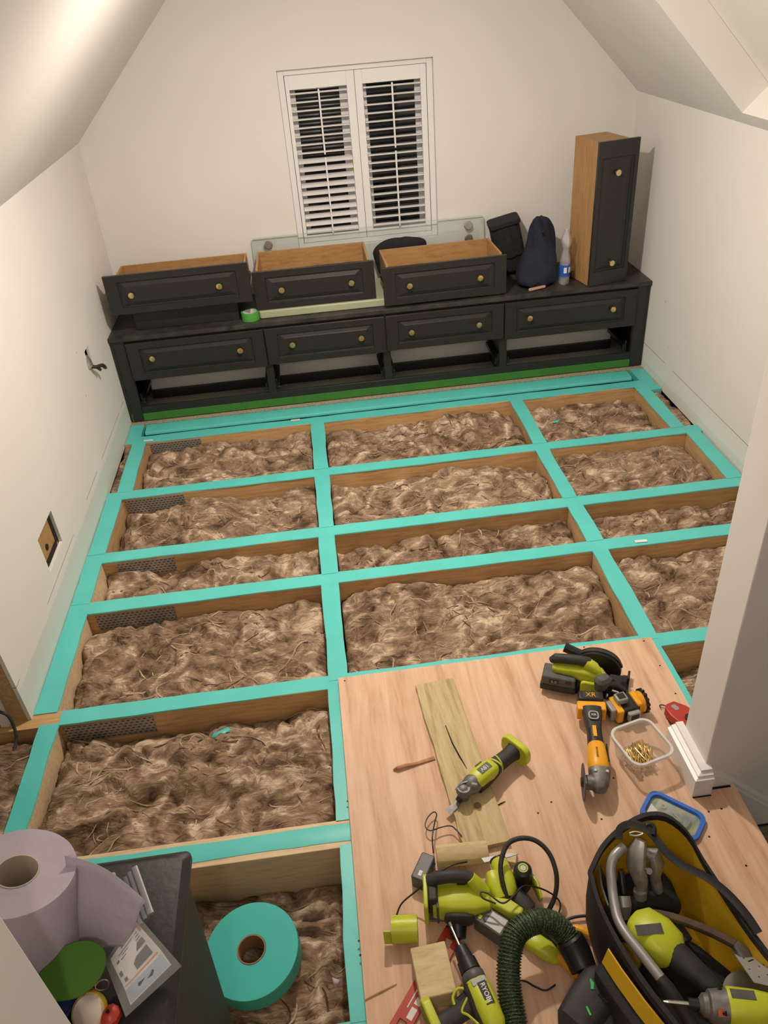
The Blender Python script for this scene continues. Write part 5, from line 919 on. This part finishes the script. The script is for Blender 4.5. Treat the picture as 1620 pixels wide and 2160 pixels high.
# grey profile strips in a sleeve and a tube behind the paper
o = thing('profile_strips', 'bundle of grey plastic strips leaning behind the loose paper sheet', 'strips', at(283, 1880, z=LZ)); a, b = at(266, 1850, z=LZ+.02), at(300, 1950, z=LZ+.02)
for k in range(3): P(o, 'strip', mat('strip_grey%d' % k, (.20+.04*k, .20+.04*k, .22+.04*k), .35), MB().sweep([a+Vector((.008*k, .006*k, .004*k))-o.location, b+Vector((.008*k, .006*k, .004*k))-o.location], (.006, .004), 8, 4.))
p = at(236, 1862, z=LZ+.02); o = thing('craft_stick', 'pale rounded stick end poking out above the loose sheet', 'stick', (p.x, p.y, LZ)); P(o, 'stick', mat('pale_stick', (.42, .40, .34), .6), MB().sweep([(0, .018, .018), (-.002, .008, .026), (-.004, -.02, .024), (-.006, -.05, .014)], [(.004, .004), (.010, .008), (.011, .008), (.011, .007)], 14))
# cardboard box, green oval scraper, blue items, key ring
p = at(112, 2006, z=.915); o = thing('small_carton', 'small brown carton at the foot of the paper roll', 'carton', (p.x, p.y-.012, LZ), (0, 0, R(12))); P(o, 'carton', mat('brown_card', (.22, .12, .05), .8), MB().box((-.055, -.008, 0), (.045, .014, .085)), .002); P(o, 'flap', mat('brown_card', (.22, .12, .05), .8), MB().box((-.05, -.006, .0852), (.04, .012, .087)))
p = at(150, 2050, z=.905); o = thing('green_pad', 'green oval pad propped against the small carton', 'pad', p, (R(24), R(6), R(30))); P(o, 'pad', mat('pad_green', (.055, .15, .014), .8), MB().prism([(.056*math.cos(R(a))*(1.0 if math.cos(R(a)) > 0 else 1.1), .041*math.sin(R(a))*(1 if math.cos(R(a)) > 0 else 1-.35*abs(math.cos(R(a))))) for a in range(0, 360, 12)], -.003, .003), .0015)
p = at(92, 2025, z=LZ+.05); o = thing('blue_clip', 'blue plastic clip peeking past the wall end', 'clip', (p.x, p.y-.005, LZ+.03), (0, R(15), R(30))); P(o, 'clip', mat('clip_blue', (.06, .14, .34), .4), MB().prism(rrect(.05, .035, .008), 0, .03), .003); P(o, 'tab', mat('clip_blue', (.06, .14, .34), .4), MB().box((-.01, -.025, .01), (.01, -.017, .02)), .001)
p = at(140, 2098, z=LZ+.03); o = thing('blue_packet', 'blue and clear packet below the green pad', 'packet', (p.x, p.y, LZ), (R(10), 0, R(58))); P(o, 'packet', mat('packet_blue', (.035, .06, .22), .25, var=.4, scale=30), MB().prism(rrect(.085, .032, .006), .008, .022), .003); P(o, 'end_seal', M_film, MB().box((.043, -.016, .013), (.058, .016, .0145)))
p = at(189, 2128, z=LZ+.02); o = thing('key_fob', 'yellow rimmed round torch fob with a shiny face on the black box', 'fob', (p.x, p.y, LZ+.012), (R(25), R(-15), R(20)))
P(o, 'shell', mat('fob_yellow', (.55, .40, .02), .35), MB().lathe([(.020, -.006), (.029, 0), (.030, .008), (.028, .012)], 30)); P(o, 'face', mat('fob_face', (.80, .72, .62), .25, metal=.4), MB().at((0, 0, .0121)).lathe([(.0265, 0), (.024, .003), (.010, .005), (.001, .0055)], 30)); P(o, 'ring', M_steel, MB().at((.034, .024, .008), (R(50), 0, 0)).ring([(.010, 0), (.0115, 0), (.0115, .0015), (.010, .0015)], 24))
for (px_, py_, rx, lab) in ((188, 2104, .016, 'small red plastic bead above the torch fob'), (232, 2142, .018, 'red faceted plastic knob beside the torch fob')):
    p = at(px_, py_, z=LZ+.012); o = thing('red_knob', lab, 'knob', (p.x, p.y, LZ)); P(o, 'knob', M_redp, MB().lathe([(rx*.7, 0), (rx, .006), (rx*.95, .016), (rx*.5, .024), (rx*.2, .025)], 9)); P(o, 'stem', M_blk, MB().cyl((0, 0, .025), (0, 0, .028), rx*.18, n=10))
# black cable in the eaves recess and wires in the wall box
cable('eaves_cable', 'black cable curving out of the eaves recess at the left edge', px_path([(-12, 1500, .10), (15, 1508, .08), (30, 1535, .03), (34, 1565, -.01), (22, 1600, -.03), (-10, 1625, -.03)]), .006, M_rub)
o = thing('wire_bundle', 'taped black wires hanging out of the upper socket hole', 'wires', (XL, 4.05, .62)); P(o, 'foil_tape', mat('foil', (.55, .55, .54), .25, metal=.8, bump=.8, bscale=60), MB().sweep([(-.008, -.035, .03), (.003, -.040, .0), (.010, -.035, -.03)], [(.024, .004), (.026, .008), (.020, .010)], 10, 3.)); P(o, 'wire', M_rub, MB().tube([(.004, -.03, -.03), (.03, -.01, -.045), (.05, .03, -.055), (.055, .045, -.07)], [.010]*19, 10)); P(o, 'wire', M_rub, MB().tube([(.004, -.03, -.03), (.025, .0, -.050), (.040, .015, -.075)], [.008]*13, 8)); P(o, 'connector', M_grey, MB().cyl((.055, .045, -.07), (.058, .052, -.082), .011, .009))
# ------------------------------------------------------------------ lamps
M_bulb = mat('bulb_glow', (1, .9, .75), .5, emit=(1, .82, .6), estr=12)
def pendant(name, label, pos, top, watts, down=0):
    o = thing(name, label, 'lamp', pos)
    m = MB(); m.lathe([(.012, .03), (.02, .02), (.032, 0), (.034, -.02), (.028, -.038), (.012, -.048), (.001, -.05)], 20); m.build('bulb', M_bulb, o)
    m = MB(); m.cyl((0, 0, .03), (0, 0, .075), .017); m.build('lampholder', M_white, o); m = MB(); m.cyl((0, 0, .075), (0, 0, top-pos[2]-.012), .003, n=8); m.build('cord', M_white, o)
    m = MB().at((0, 0, top-pos[2]-.02)); m.lathe([(.04, 0), (.045, .004), (.04, .02)], 20); m.build('ceiling_rose', M_white, o)
    l = lamp_data(name+'_light', watts, WARM, .05)
    lo = bpy.data.objects.new('light', l); COL.objects.link(lo); lo.parent = o; lo.location = (0, 0, -.105)
    if down:
        a = bpy.data.lights.new(name+'_added_disk', 'AREA'); a.shape = 'DISK'; a.size = .10; a.energy = down; a.color = WARM  # unseen disk light added under the bulb, keeps the near slope less hot
        lo = bpy.data.objects.new('added_disk', a); COL.objects.link(lo); lo.parent = o; lo.location = (0, 0, -.058)
    return o
pendant('pendant_lamp', 'bare bulb pendant hanging from the ridge above the open floor', PENDANT_POS, APZ-abs(PENDANT_POS[0]-APX), PENDANT_W, PENDANT_DOWN)
pendant('landing_lamp', 'bare bulb pendant over the landing behind the viewer', LANDING_POS, APZ-abs(LANDING_POS[0]-APX), LANDING_W)
